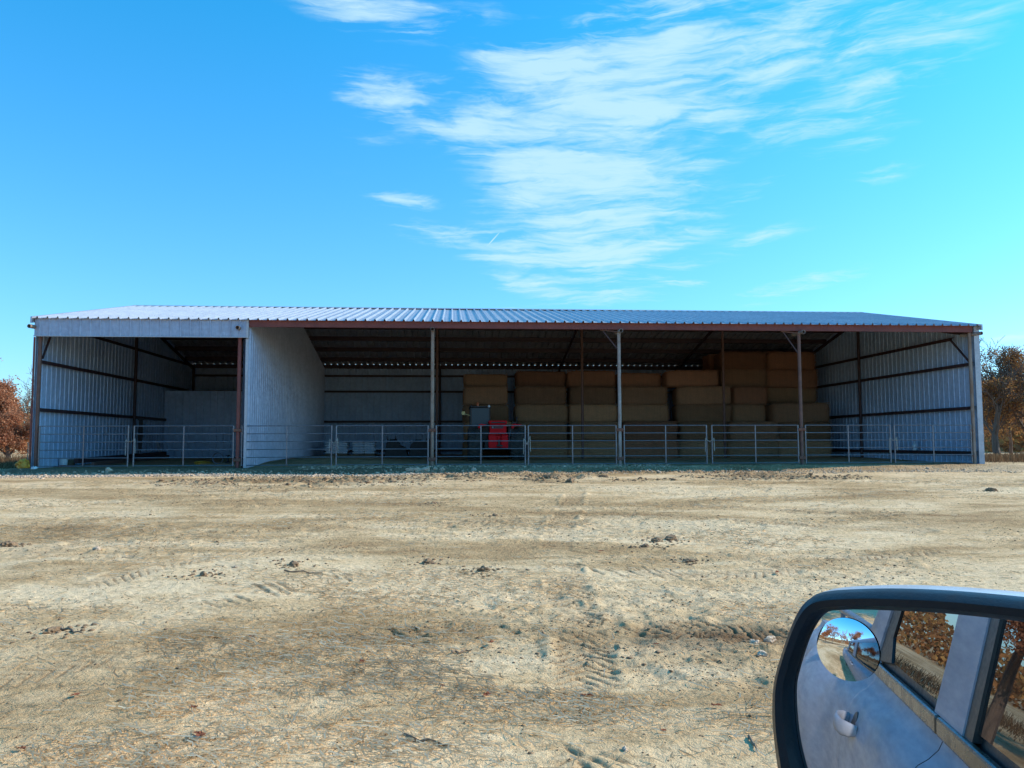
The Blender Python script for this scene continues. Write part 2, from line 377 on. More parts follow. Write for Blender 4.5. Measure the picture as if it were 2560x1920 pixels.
def ground_mat():
    m = bpy.data.materials.new('dry clay yard'); m.use_nodes = True; t = NT(m.node_tree); bs = t.n['Principled BSDF']
    P = t.new('ShaderNodeTexCoord').outputs['Object']
    st = t.new('ShaderNodeMapping', {0: P, 3: (.55, 1.25, 1)}).outputs[0]
    n_big = t.noise(st, .38, 5, .6, .4); n_mid = t.noise(st, 1.7, 6, .65, .3); n_fine = t.noise(P, 16, 6, .7); n_grit = t.noise(P, 85, 3, .7)
    c = t.ramp(t.math('ADD', t.math('MULTIPLY', n_big, .6), t.math('MULTIPLY', n_mid, .4)),
               [(.35, (.46, .265, .12)), (.44, (.62, .385, .185)), (.505, (.80, .525, .275)), (.585, (.95, .665, .385))])
    c = t.mix(t.mapr(n_fine, .50, .66, 0, .5), c, (.27, .155, .07))
    c = t.mix(t.mapr(t.noise(st, 5.5, 5, .7, .5), .56, .70, 0, .5), c, (.30, .175, .08))
    c = t.mix(t.mapr(n_grit, .52, .75, 0, .4), c, (.92, .66, .40))
    at_ = t.new('ShaderNodeAttribute', attribute_name='mud_shade').outputs['Fac']
    c = t.mix(t.math('MULTIPLY', at_, t.mapr(n_mid, .3, .55, .45, 1.)), c, (.23, .13, .065))  # darker churned mud, plus tread groove shade put into the colour
    # mud cracks
    vor = t.new('ShaderNodeTexVoronoi', {'Vector': t.mix(.12, P, t.new('ShaderNodeTexNoise', {'Vector': P, 'Scale': 6.}).outputs[1]), 'Scale': 3.6}, feature='DISTANCE_TO_EDGE').outputs[0]
    crk = t.math('MULTIPLY', t.mapr(vor, .0, .012, 1., 0.), t.mapr(t.noise(P, 1.1, 4, .7), .56, .64))
    c = t.mix(t.math('MULTIPLY', crk, .5), c, (.10, .075, .05))
    red = t.mapr(t.noise(P, .55, 4, .6), .60, .72, 0, .35); c = t.mix(red, c, (.55, .36, .20))
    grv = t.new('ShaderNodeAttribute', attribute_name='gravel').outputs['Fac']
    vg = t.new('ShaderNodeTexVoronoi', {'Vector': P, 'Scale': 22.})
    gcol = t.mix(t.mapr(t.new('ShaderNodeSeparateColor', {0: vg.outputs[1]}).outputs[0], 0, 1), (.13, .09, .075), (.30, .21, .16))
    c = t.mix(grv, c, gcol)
    t.l.new(c, bs.inputs['Base Color']); bs.inputs['Roughness'].default_value = .95; bs.inputs['Specular IOR Level'].default_value = .15
    hgt = t.math('ADD', t.math('MULTIPLY', n_fine, t.mapr(n_big, .42, .56, .070, .028)), t.math('MULTIPLY', n_grit, .012))
    hgt = t.math('SUBTRACT', hgt, t.math('MULTIPLY', crk, .02))
    hgt = t.math('SUBTRACT', hgt, t.math('MULTIPLY', t.math('MULTIPLY', vg.outputs[0], grv), .5))
    b = t.new('ShaderNodeBump', {'Height': hgt, 'Distance': 1., 'Strength': .95}); t.l.new(b.outputs[0], bs.inputs['Normal'])
    return m
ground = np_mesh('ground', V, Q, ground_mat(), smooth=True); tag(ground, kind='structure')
at1 = ground.data.attributes.new('mud_shade', 'FLOAT', 'POINT')
at1.data.foreach_set('value', np.r_[np.clip(mud_shade*.8+chn*.8+.25*np.clip(msk-.6, 0, 1), 0, 1).ravel(), 0].astype(np.float32))
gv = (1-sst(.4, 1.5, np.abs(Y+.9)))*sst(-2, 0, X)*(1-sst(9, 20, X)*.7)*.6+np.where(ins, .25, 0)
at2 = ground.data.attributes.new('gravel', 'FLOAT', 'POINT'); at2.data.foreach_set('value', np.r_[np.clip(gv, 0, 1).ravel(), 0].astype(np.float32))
def gz(x, y):
    x = np.atleast_1d(np.asarray(x, float)); y = np.atleast_1d(np.asarray(y, float)); z = base_h(x, y)+micro(x, y)[0]*np.where((y > -.2) & (y < 16) & (x > -.2) & (x < 30.8), .45, 1)
    inn = (y > -.2) & (y < 16) & (x > -.2) & (x < 30.8)
    return z+np.where(inn, .16*np.exp(-((x-8.)/2.2)**2)*sst(.3, 3., y)*(1-sst(8, 12, y)), 0)

# straw litter, far too many to count
def straw():
    n = 100000; a = rng.uniform(-.62, .74, n); r = np.exp(rng.uniform(math.log(3.6), math.log(25), n))
    x = GX+r*np.sin(a); y = GY+r*np.cos(a)
    d = sst(.50, .74, fbm(x*.42+9, y*.75+2, 4, 55)); keep = rng.random(n) < d*.85+.05
    x, y = x[keep], y[keep]; n = len(x); z = gz(x, y)
    L = rng.uniform(.015, .065, n)*(1+(rng.random(n) < .08)*1.6); w = rng.uniform(.0016, .0036, n)*(1+np.hypot(x-GX, y-GY)*.07)
    t = rng.uniform(0, math.pi, n); cx, sx = np.cos(t), np.sin(t); bend = rng.uniform(-.35, .35, n)
    V = np.zeros((n, 6, 3))
    for k, s in enumerate((-1, 0, 1)):
        px = x+s*L*cx-(s*s-.4)*bend*L*sx; py = y+s*L*sx+(s*s-.4)*bend*L*cx
        zz = z+.006+rng.uniform(0, .014, n)
        V[:, k*2] = np.c_[px-w*sx, py+w*cx, zz]; V[:, k*2+1] = np.c_[px+w*sx, py-w*cx, zz+w*.8]
    b = np.arange(n)[:, None]*6; Q = np.r_[b+np.array([[0, 1, 3, 2]]), b+np.array([[2, 3, 5, 4]])]
    o = np_mesh('straw_litter', V.reshape(-1, 3), Q, M['straw']); tag(o, 'loose pale straw bits scattered over the dry dirt yard', 'straw', kind='stuff')
straw()
# rocks as squashed icosahedra
ICO = np.array([(0,-.526,.851),(0,.526,.851),(0,-.526,-.851),(0,.526,-.851),(-.526,.851,0),(.526,.851,0),(-.526,-.851,0),(.526,-.851,0),(-.851,0,-.526),(-.851,0,.526),(.851,0,-.526),(.851,0,.526)])
ICF = np.array([(0,11,1),(0,1,9),(1,5,4),(9,1,4),(1,11,5),(0,9,6),(0,6,7),(11,0,7),(5,10,3),(4,5,3),(10,11,7),(5,11,10),(2,3,10),(2,10,7),(2,7,6),(2,6,8),(2,8,3),(3,8,4),(4,8,9),(6,9,8)])
def rocks(name, x, y, s, m, parent=None, flat=.6):
    n = len(x); z = gz(x, y); V = ICO[None]*rng.uniform(.7, 1.25, (n, 12, 1))*s[:, None, None]*np.array([1, 1, flat])
    V = V*np.stack([rng.uniform(.8, 1.3, n), rng.uniform(.7, 1.2, n), np.ones(n)], -1)[:, None]
    t = rng.uniform(0, 6.28, n); c, q = np.cos(t), np.sin(t)
    vx = V[..., 0]*c[:, None]-V[..., 1]*q[:, None]; vy = V[..., 0]*q[:, None]+V[..., 1]*c[:, None]
    V = np.stack([vx+x[:, None], vy+y[:, None], V[..., 2]+(z+s*flat*.25)[:, None]], -1)
    return np_mesh(name, V.reshape(-1, 3), (np.arange(n)[:, None, None]*12+ICF[None]).reshape(-1, 3), m, parent)
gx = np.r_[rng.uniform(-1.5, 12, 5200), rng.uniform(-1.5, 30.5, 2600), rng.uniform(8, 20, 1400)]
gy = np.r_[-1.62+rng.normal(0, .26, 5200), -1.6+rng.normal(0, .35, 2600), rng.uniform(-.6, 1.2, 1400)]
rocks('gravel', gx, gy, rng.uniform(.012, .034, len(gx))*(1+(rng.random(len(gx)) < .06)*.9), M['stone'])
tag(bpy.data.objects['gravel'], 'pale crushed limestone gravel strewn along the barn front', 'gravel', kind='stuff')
cx_ = rng.uniform(5, 25, 7000); cy_ = -3.6+rng.normal(0, 1.5, 7000)
k_ = (churn(cx_, cy_) > .15)
ax_ = rng.uniform(-.6, .7, 26000); ar_ = np.exp(rng.uniform(math.log(4), math.log(22), 26000)); kk_ = rng.random(26000) < .12+sst(.42, .62, fbm((GX+ar_*np.sin(ax_))*.45+3, (GY+ar_*np.cos(ax_))*.6, 3, 8)); ax_, ar_ = ax_[kk_], ar_[kk_]; nk_ = len(ax_)
px_ = np.r_[cx_[k_], GX+ar_*np.sin(ax_)]; py_ = np.r_[cy_[k_], GY+ar_*np.cos(ax_)]
o = rocks('dirt_crumbs', px_, py_, np.r_[rng.uniform(.010, .034, k_.sum())*(1+(rng.random(k_.sum()) < .08)*1.3), rng.uniform(.003, .011, nk_)*(1+(rng.random(nk_) < .05)*1.)*(.7+ar_*.03)], M['clod'], flat=.5)
tag(o, 'small brown dirt crumbs scattered over the yard', 'dirt', kind='stuff')
def lump(name, x, y, s, m, label, cat, flat=.55, group=None, seed=0, sx=1.):
    b = bmesh.new(); bmesh.ops.create_icosphere(b, subdivisions=3, radius=1)
    r_ = random.Random(seed); ph = [r_.uniform(0, 9) for _ in range(6)]
    for v in b.verts:
        c = v.co.copy(); n = math.sin(c.x*3.1+ph[0])*.16+math.sin(c.y*3.7+ph[1]+c.x*2)*.15+math.sin(c.z*4.1+ph[2]+c.y*3)*.13+math.sin(c.x*8+c.y*7+ph[3])*.08+math.sin(c.z*11+c.x*9+ph[4])*.06+r_.uniform(-.13, .13)
        c *= (1+n); v.co = (c.x*s*sx, c.y*s*.8, c.z*s*flat)
    me = bpy.data.meshes.new(name); b.to_mesh(me); b.free(); me.materials.append(m); o = bpy.data.objects.new(name, me); COL.objects.link(o)
    o.location = (x, y, float(gz(x, y)[0])+s*flat*.12); o.rotation_euler = (0, 0, r_.uniform(0, 3)); return tag(o, label, cat, group)
for k, (a, b_, s, l) in enumerate([
    (1072, 1410, .06, 'dark dirt clod near the middle of the yard, left one of a close pair'),
    (1208, 1434, .07, 'dark dirt clod in mid yard, right one of a close pair'),
    (130, 1580, .065, 'grey crumbly clod low at the left side of the yard'),
    (735, 1421, .06, 'dark clod in mid yard, upper of two beside a dirt ridge'),
    (508, 1446, .05, 'small grey clod on the left half of the yard'),
    (1676, 1350, .10, 'tall dark clod right of centre, largest of a group'),
    (1640, 1356, .07, 'low dark clod just left of the tall clod'),
    (1615, 1374, .06, 'small clod in front of the tall clod right of centre'),
    (1425, 1207, .16, 'big dark clod on the churned strip before the third post'),
    (1365, 1200, .10, 'dark clod on the churned strip left of the biggest clod'),
    (1510, 1196, .12, 'dark clod on the churned strip right of the biggest clod'),
    (740, 1196, .13, 'dark clod on the churned strip near the second post'),
    (500, 1206, .12, 'flat dark clod beyond the left edge of the churned strip'),
    (2480, 1228, .12, 'dark clod by itself near the right edge of the yard'),
    (1238, 1292, .06, 'lone flat clod in the pale middle distance'),
    (1083, 1263, .06, 'small lone clod in the pale ground below the second post'),
    (20, 1371, .10, 'low grey clod at the left edge of the yard'),
    (1720, 1407, .06, 'small dark clod in the straw right of centre'),
]):
    p = gp(a, b_); lump('dirt_clod', p[0], p[1], s, M['clod'], l, 'dirt clod', .6, 'larger clods lying on the yard', k)
for k, (a, b_, s, l) in enumerate([
    (1925, 1592, .055, 'pale stone in the rut left of the mirror, upper one'), (1885, 1603, .04, 'small pale stone in the rut, leftmost of three'),
    (1905, 1628, .045, 'pale stone just below the rut beside the mirror'), (1563, 1872, .02, 'small white angular stone at the bottom of the yard'),
    (735, 1423, .05, None), (587, 1428, .03, 'tiny pale stone left of centre in mid yard'), (243, 1383, .05, 'pale stone on the left in mid yard')]):
    if l: p = gp(a, b_); lump('stone', p[0], p[1], s, M['stone'], l, 'stone', .65, 'loose stones on the yard', 50+k)
for k, px in enumerate([1020, 1032, 1042, 1051, 1060, 1066, 1088, 1105, 270, 160, 1185]):
    p = gp(px, 1175+(k % 3)); w = ['first', 'second', 'third', 'fourth', 'fifth', 'sixth', 'seventh', 'eighth'][k] if k < 8 else ''
    l = ('round white cobble at the foot of the second post, %s from the left' % w) if k < 8 else ['white cobble on the gravel before the left bay', 'white cobble in front of the left corner pile', 'small cobble lying before the telehandler'][k-8]
    lump('cobble', p[0], p[1], .085+.02*(k % 3), M['stone'], l, 'stone', .7, 'white cobbles along the barn front', 80+k)
_cp = [(o_.location.x, o_.location.y, max(o_.dimensions)) for o_ in COL.objects if o_.name.startswith('dirt_clod')]
_cx = np.array([c_[0]+rng.normal(0, .12+.9*.06) for c_ in _cp for _ in range(38)]); _cy = np.array([c_[1]+rng.normal(0, .16) for c_ in _cp for _ in range(38)])
o = rocks('clod_fragments', _cx, _cy, rng.uniform(.006, .026, len(_cx)), M['clod'], flat=.6); tag(o, 'fine dirt fragments broken off around the larger clods', 'dirt', kind='stuff')
def leaf(px, py, s, l, seed):
    r_ = random.Random(seed); p = gp(px, py); b = MB(); n = 14
    pts = [(0, 0, .012)]
    for k in range(n):
        a = 2*math.pi*k/n; rr_ = s*(.55+.45*(k % 2))*(1.25 if k in (0, 7) else 1)*r_.uniform(.8, 1.1)
        pts.append((math.cos(a)*rr_*1.3, math.sin(a)*rr_*.75, .01+r_.uniform(0, .35)*s))
    b.add(pts, [(0, 1+k, 1+(k+1) % n) for k in range(n)])
    o = b.build('fallen_leaf', M['deadleaf'], fix=False); o.location = (p[0], p[1], float(gz(p[0], p[1])[0])+.006); o.rotation_euler = (0, 0, r_.uniform(0, 6)); tag(o, l, 'leaf', 'dry red leaves on the yard')
for k, (a, b_, s, l) in enumerate([
    (500, 1842, .045, 'large red-brown leaf at the bottom left of the yard'), (630, 1594, .03, 'curled red leaf left of centre'),
    (1217, 1735, .04, 'crumpled red leaf at lower centre'), (1228, 1608, .035, 'faded leaf beside a twig in mid foreground'),
    (1640, 1608, .025, 'small dark red leaf right of the tread prints'), (1944, 1434, .045, 'orange leaf standing up in the straw at right'),
    (1502, 1388, .04, 'dark leaf in mid yard right of the tread prints'), (190, 1736, .035, 'pale pink leaf near the left edge low in the yard'),
    (905, 1650, .035, 'red leaf cluster piece left of the lower centre'), (484, 1768, .03, 'flat pale leaf above the large red-brown leaf'),
    (1790, 1762, .035, 'pinkish leaf left of the mirror'), (1465, 1730, .035, 'pale leaf between tread prints low in the yard'),
    (1105, 1712, .022, 'tiny red leaf left of the crumpled leaf'), (1660, 1827, .02, 'tiny orange leaf near the bottom right'), (55, 1875, .03, 'brown leaf in the bottom left corner')]):
    leaf(a, b_, s, l, k)
for k, (a, b_, a2, b2, l) in enumerate([
    (1130, 1622, 1180, 1616, 'short reddish twig beside the faded leaf'), (1010, 1840, 1130, 1862, 'long thin twig at the bottom left of centre'),
    (710, 1438, 805, 1440, 'root-like stick on the low dirt ridge'), (150, 1570, 205, 1590, 'twig beside the crumbly clod at left'),
    (1870, 1835, 1895, 1875, 'pale forked twig near the mirror base')]):
    p = gp(a, b_); q = gp(a2, b2); b = MB(); pts = []
    for t in range(7):
        c = p+(q-p)*t/6; c[2] = float(gz(c[0], c[1])[0])+.012+.006*math.sin(t*2.2+k); c[1] += .02*math.sin(t*1.9+k); pts.append(c)
    c0 = pts[0].copy(); b.tube([Vector(v)-Vector(c0) for v in pts], [.010, .010, .009, .008, .007, .006, .004], 6)
    o = b.build('stick', M['stick'], smooth=True); o.location = c0; tag(o, l, 'stick', 'sticks lying on the yard')

# ------------------------------------------------------------------ barn
B = 6.1; DEP = 15.24; MID = 7.62; ZE = 4.71; ZR = 6.34; SL = (ZR-ZE)/MID
barn = empty('barn', (0, 0, 0), label='long open-fronted metal barn with ribbed sheet walls and red eave beam', cat='barn')
def zroof(y): return ZE+SL*(MID-abs(y-MID))
def rib_profile(L, pitch, h, wb=.075, wt=.035, start=0.):
    """(distance, height) profile of ribbed sheet, with small stiffening ribs between the big ones"""
    pts = [(0, 0)]; s = start+pitch/2
    while s < L-wb:
        pts += [(s-wb/2, 0), (s-wt/2, h), (s+wt/2, h), (s+wb/2, 0)]
        if pitch > .28:
            for q in (.33, .66):
                c = s+wb/2+(pitch-wb)*q
                if c+.02 < L: pts += [(c-.014, 0), (c-.006, .004), (c+.006, .004), (c+.014, 0)]
        s += pitch
    return pts+[(L, 0)]
def sheet(name, O, along, up_fn, nrm, L, pitch, h, m, parent=barn, thick=.003, wb=.075, wt=.035):
    """ribbed sheet: O origin, along unit vector, up_fn(s)->(bottom point offset z0, z1) vertical, nrm rib direction"""
    pf = rib_profile(L, pitch, h, wb, wt); O = Vector(O); al = Vector(along); nr_ = Vector(nrm); b = MB(); vs = []
    for s, r in pf:
        z0, z1 = up_fn(s)
        p = O+al*s+nr_*r; vs += [(p.x, p.y, z0), (p.x, p.y, z1)]
    n = len(pf); b.add(vs, [(2*k, 2*k+2, 2*k+3, 2*k+1) for k in range(n-1)])
    return b.build(name, m, parent, fix=False)
# side walls (sheet outside of the girts), inner faces seen
sheet('left_wall', (-.12, -.02, 0), (0, 1, 0), lambda s: (-.25, zroof(s-.02)-.05), (1, 0, 0), DEP+.1, .305, .026, M['panel_in'], wb=.06, wt=.03)
sheet('right_wall', (30.62, -.02, 0), (0, 1, 0), lambda s: (-.25, zroof(s-.02)-.05), (-1, 0, 0), DEP+.1, .305, .026, M['panel_in'], wb=.06, wt=.03)
sheet('back_wall', (-.12, DEP+.04, 0), (1, 0, 0), lambda s: (-.25, ZE+.034), (0, -1, 0), 30.74, .305, .034, M['panel_in'])
sheet('partition_wall', (6.36, -.02, 0), (0, 1, 0), lambda s: (-.2, zroof(s-.02)-.22), (1, 0, 0), DEP+.1, .29, .07, M['panel'], wb=.14, wt=.05)
sheet('partition_backing', (6.20, .08, 0), (0, 1, 0), lambda s: (-.2, zroof(s+.08)-.22), (-1, 0, 0), DEP-.1, .305, .03, M['panel_in'])
pj = at(415, 1000, 11.3)
sheet('inner_panel', (-.08, 11.35, 0), (1, 0, 0), lambda s: (0, 3.15), (0, -1, 0), 6.26, .305, .03, M['panel_in'])
sheet('header_panel', (-.12, -.13, 0), (1, 0, 0), lambda s: (ZE-.56, ZE+.0), (0, -1, 0), 6.44, .305, .028, M['panel'])
MB().box((-.13, -.165, ZE-.59), (6.33, -.10, ZE-.562)).build('header_trim', M['trim'], barn)
MB().box((6.325, -.150, ZE-.60), (6.40, -.03, ZE-.01)).build('header_trim', M['trim'], barn)
MB().box((6.30, -.06, -.15), (6.385, -.024, ZE-.61)).build('partition_trim', M['trim'], barn)
# roof
def roof_slope(name, y0, z0, y1, z1):
    pf = rib_profile(30.80, .305, .062, .080, .025); b = MB(); vs = []; steps = 9
    for s, r in pf:
        for k in range(steps+1):
            t = k/steps; sag = .012*math.sin(t*math.pi*4+s*.7)*t*(1-t)
            vs.append((-.15+s, y0+(y1-y0)*t, z0+(z1-z0)*t+r+sag))
    n = len(pf); w = steps+1
    b.add(vs, [(i*w+k, (i+1)*w+k, (i+1)*w+k+1, i*w+k+1) for i in range(n-1) for k in range(steps)])
    return b.build(name, M['roof'], barn, fix=False)
roof_slope('roof_sheet', -.24, zroof(0)-.24*SL+.015, MID, ZR+.015)
roof_slope('roof_sheet', DEP+.06, zroof(0)-.06*SL+.015, MID, ZR+.015)
b = MB(); b.prism([(MID-.22, ZR-.045+.062), (MID, ZR+.085), (MID+.22, ZR-.045+.062), (MID, ZR+.058)], 0, -.16, 30.66); b.build('ridge_cap', M['roof'], barn)
for xx in (-.19, 30.63):
    b = MB(); s_ = -1 if xx < 0 else 1
    for ya, yb in ((-.26, MID), (DEP+.26, MID)):
        za, zb_ = zroof(0)-.26*SL, ZR
        b.add([(xx, ya, za-.13), (xx+.05, ya, za-.13), (xx+.05, yb, zb_-.13), (xx, yb, zb_-.13), (xx, ya, za+.07), (xx+.05, ya, za+.07), (xx+.05, yb, zb_+.07), (xx, yb, zb_+.07)],
              [(0,3,2,1),(4,5,6,7),(0,1,5,4),(1,2,6,5),(2,3,7,6),(3,0,4,7)])
    b.build('rake_trim', M['roof'], barn)
# eave beam: C-channel, lapped in lengths
xs = [6.405, 12.6, 18.1, 24.3, 30.42]
for k in range(4):
    b = MB(); y0 = -.10-.003*(k % 2); x0, x1 = xs[k], xs[k+1]
    b.box((x0, y0, ZE-.235), (x1, y0+.008, ZE-.012)); b.box((x0, y0+.010, ZE-.235), (x1, y0+.075, ZE-.228)); b.box((x0, y0+.010, ZE-.02), (x1, y0+.075, ZE-.013))
    b.build('eave_beam', M['primer'], barn)
# purlins
for k, y in enumerate([1.35, 2.85, 4.35, 5.85, 7.35, 7.9, 9.4, 10.9, 12.4, 13.9, 15.16]):
    z = zroof(y)-(.015 if y < 15 else -.012); b = MB(); b.box((-.08, y-.004, z-.2), (30.58, y+.004, z)); b.box((-.08, y+.006, z-.2), (30.58, y+.07, z-.193))
    b.build('purlin', M['girt'], barn)
# girts
def girt_side(x, z, y0=.1, y1=15.0):
    b = MB(); s_ = 1 if x < 15 else -1
    b.box((x, y0, z-.055), (x+.008*s_, y1, z+.055)) if s_ > 0 else b.box((x-.008, y0, z-.055), (x, y1, z+.055))
    xa, xb = sorted((x-.008*s_, x-.085*s_)); b.box((xa, y0, z+.048), (xb, y1, z+.055)); b.build('girt', M['girt'], barn)
for z in (1.85, 3.35, 4.62): girt_side(.0, z, .1 if z < 4 else .9)
for z in (.39, 1.92, 3.42, 4.40): girt_side(30.50, z, .1 if z < 4 else 1.15)
def girt_back(x0, x1, z):
    b = MB(); b.box((x0, 15.03, z-.05), (x1, 15.038, z+.05)); b.box((x0, 15.04, z+.043), (x1, 15.11, z+.05)); b.build('girt', M['girt'], barn)
for z in (.40, at(950, 1054, 15)[2], at(950, 979, 15)[2], at(950, 940, 15)[2]):
    girt_back(-.05, 6.15, z); girt_back(6.42, 30.5, z)
# posts
PY = .02
pm = [M['brownpipe'], M['primer'], M['rustpipe'], M['rustpipe2'], M['brownpipe'], M['rustpipe']]
for k in range(6):
    x = k*B
    if k == 0: x = .0
    if k == 1: x = 6.10
    if k == 5: x = 30.38
    top = ZE-.24 if k not in (0, 1) else ZE-.57
    b = MB(); b.tube([(x, PY, -.12), (x, PY, top)], .057 if k not in (1,) else .062, 16); po = b.build('post', pm[k], barn, smooth=True)
    if k in (2, 3, 4, 5, 0, 1):                         # open pipe saddle at the head
        zc = ZE-.30
        c = MB(); dx = {0: -.10, 1: .0, 2: 0, 3: .02, 4: .03, 5: .14}[k]; l_ = {0: -.12, 1: .02, 2: 0, 3: -.02, 4: -.02, 5: .1}[k]
        yo = -.36 if k in (0, 1) else -.34
        c.ring((x+dx+l_*.6, yo, zc), (x, .45, zc+.02), .062, .010, 20)
        c.build('pipe_end', M['rustpipe'] if k < 3 else M['rustpipe2'], barn, smooth=True)
    if k in (1, 2, 3, 4):
        for zc in (1.20, .26):
            c = MB(); c.box((x-.115, PY-.085, zc-.045), (x+.115, PY+.075, zc+.045)); c.build('hinge_bracket', M['bracket'], barn, bevel=.008)
    if k in (3, 4):
        c = MB(); c.bar((x-.55, PY, ZE-.245), (x-.02, PY, ZE-.9 if k == 3 else ZE-1.0), .035, .035); c.build('knee_brace', M['girt'], barn)
        c = MB(); c.bar((x-.62, PY-.02, ZE-.245), (x-.03, PY-.04, ZE-.30), .03, .03); c.build('knee_brace', M['brownpipe'], barn)
for xx, s_ in ((.03, 1), (30.44, -1)):
    c = MB(); c.bar((xx, .12, 3.45), (xx, 1.2 if s_ < 0 else .75, 4.40 if s_ < 0 else 4.5), .05, .05, (1, 0, 0)); c.build('knee_brace', M['girt'], barn)
for x in (.02, 6.12, 12.2, 18.3, 24.4, 30.42):          # middle and rear columns, sloping rafters
    b = MB(); b.tube([(x, MID, -.05), (x, MID, ZR-.22)], .057, 14); b.build('post', M['brownpipe'] if 7 < x < 30 else M['girt'], barn, smooth=True)
    b = MB(); b.tube([(x, DEP-.30, -.05), (x, DEP-.30, ZE-.2)], .057, 12); b.build('post', M['girt'], barn, smooth=True)
    for y0, y1 in ((.1, MID-.06), (DEP-.24, MID+.06)):
        b = MB(); b.bar((x, y0, zroof(y0)-.30), (x, y1, zroof(y1)-.30), .06, .12); b.build('rafter', M['girt'], barn)
# corner flashing at the right end
MB().box((30.50, -.05, -.28), (30.68, -.042, ZE-.02)).build('corner_trim', M['trim'], barn)
MB().box((30.682, -.05, -.28), (30.69, .20, ZE-.02)).build('corner_trim', M['trim'], barn)
MB().box((-.17, -.06, -.2), (-.125, -.02, ZE-.60)).build('corner_trim', M['primer'], barn)

# ------------------------------------------------------------------ gates
ZT, ZB = 1.335, .096
def make_gate(w, hinge_left):
    g = empty('gate'); r = .021
    for k in range(6):
        z = ZB+(ZT-ZB)*k/5; b = MB(); b.tube([(.02, 0, z), (w-.02, 0, z)], .0145, 8); b.build('rail', M['galv'], g, smooth=True)
    for k, x in enumerate((0, w*.5, w)):
        b = MB()
        if k == 1: b.box((x-.018, -.024, ZB), (x+.018, -.0195, ZT)); b.build('brace', M['galv'], g)
        else: b.tube([(x, 0, ZB-.02), (x, 0, ZT+.01)], .024, 10); b.build('stile', M['galv'], g, smooth=True)
    hx = -.03 if hinge_left else w+.03
    for z in (.30, 1.16):
        b = MB(); b.box((hx-.028, -.03, z-.025), (hx+.028, .03, z+.025)); b.build('hinge', M['bracket'], g)
    return g
posts = [0., 6.1, 12.2, 18.3, 24.4, 30.38]
mids_px = [(321, 335), (829, 841), (1313, 1321), (1766, 1780), (2226, 2236)]
gl = ['gate across the leftmost bay, hinged on the left corner post', 'gate with leaning white pipes behind it, left of the first red post',
      'gate before the close-ribbed partition wall', 'gate with stacked white sacks behind its left half',
      'gate in front of the red telehandler', 'gate right of the telehandler before dark hay bales',
      'gate right of the grey third post with brown bales behind', 'gate left of the fourth post before low hay bales',
      'gate right of the fourth post, hay bales behind its left half', 'rightmost gate, hinged by the right corner flashing']
gn = 0; centers = []
for k in range(5):
    a, b_ = mids_px[k]; xm0 = at(a, 1110, 0)[0]; xm1 = at(b_, 1110, 0)[0]; centers.append((xm0, xm1))
    x0 = posts[k]+.13; x1 = posts[k+1]-.13
    if k == 0: x0 = .1
    if k == 4: x1 = 30.26
    for (p, q, hl) in ((x0, xm0, True), (xm1, x1, False)):
        g = make_gate(q-p, hl); g.location = (p, -.02+.012*(gn % 3), 0); g.rotation_euler = (0, 0, R(random.uniform(-.15, .15)))
        tag(g, gl[gn], 'gate', 'tubular steel gates across the barn front'); gn += 1
cl = ['slack chain joining the two gates of the leftmost bay', 'short chain joining the gates left of the sack stacks',
      'sagging chain joining the gates beside the telehandler', 'chain joining the gates between third and fourth posts', 'chain joining the two gates of the rightmost bay']
def chain_pts(P, step=.03):
    P = [Vector(p) for p in P]; out = [P[0]]; 
    for a, b_ in zip(P[:-1], P[1:]):
        n = max(1, int((b_-a).length/step)); out += [a.lerp(b_, (i+1)/n) for i in range(n)]
    return out
for k, (xa, xb) in enumerate(centers):
    m_ = MB(); zc = .88; sag = [.0, .07, .13, .05, .03][k]; up = [.06, .06, .10, .03, .04][k]
    path = [(xa-.06, -.06, .42+.05*k % .1), (xa-.05, -.06, zc+.03), (xa-.01, -.07, zc-.02), ((xa+xb)/2, -.075, zc-sag-.03), (xb+.01, -.07, zc-.02+up*.3), (xb+.05, -.06, zc+up), (xb+.06, -.06, .50)]
    P = chain_pts(path)
    for i in range(len(P)-1):
        d = (P[i+1]-P[i]); c = (P[i]+P[i+1])/2; dn = d.normalized(); s1 = dn.orthogonal().normalized(); s1 = s1 if i % 2 else dn.cross(s1)
        pts = [c+dn*.023*math.cos(t)+s1*.012*math.sin(t) for t in [j*math.pi/4 for j in range(9)]]
        m_.tube(pts, .0045, 5, caps=False)
    o = m_.build('chain', M['chain'], smooth=True, fix=False); tag(o, cl[k], 'chain', 'chains holding the gates shut')

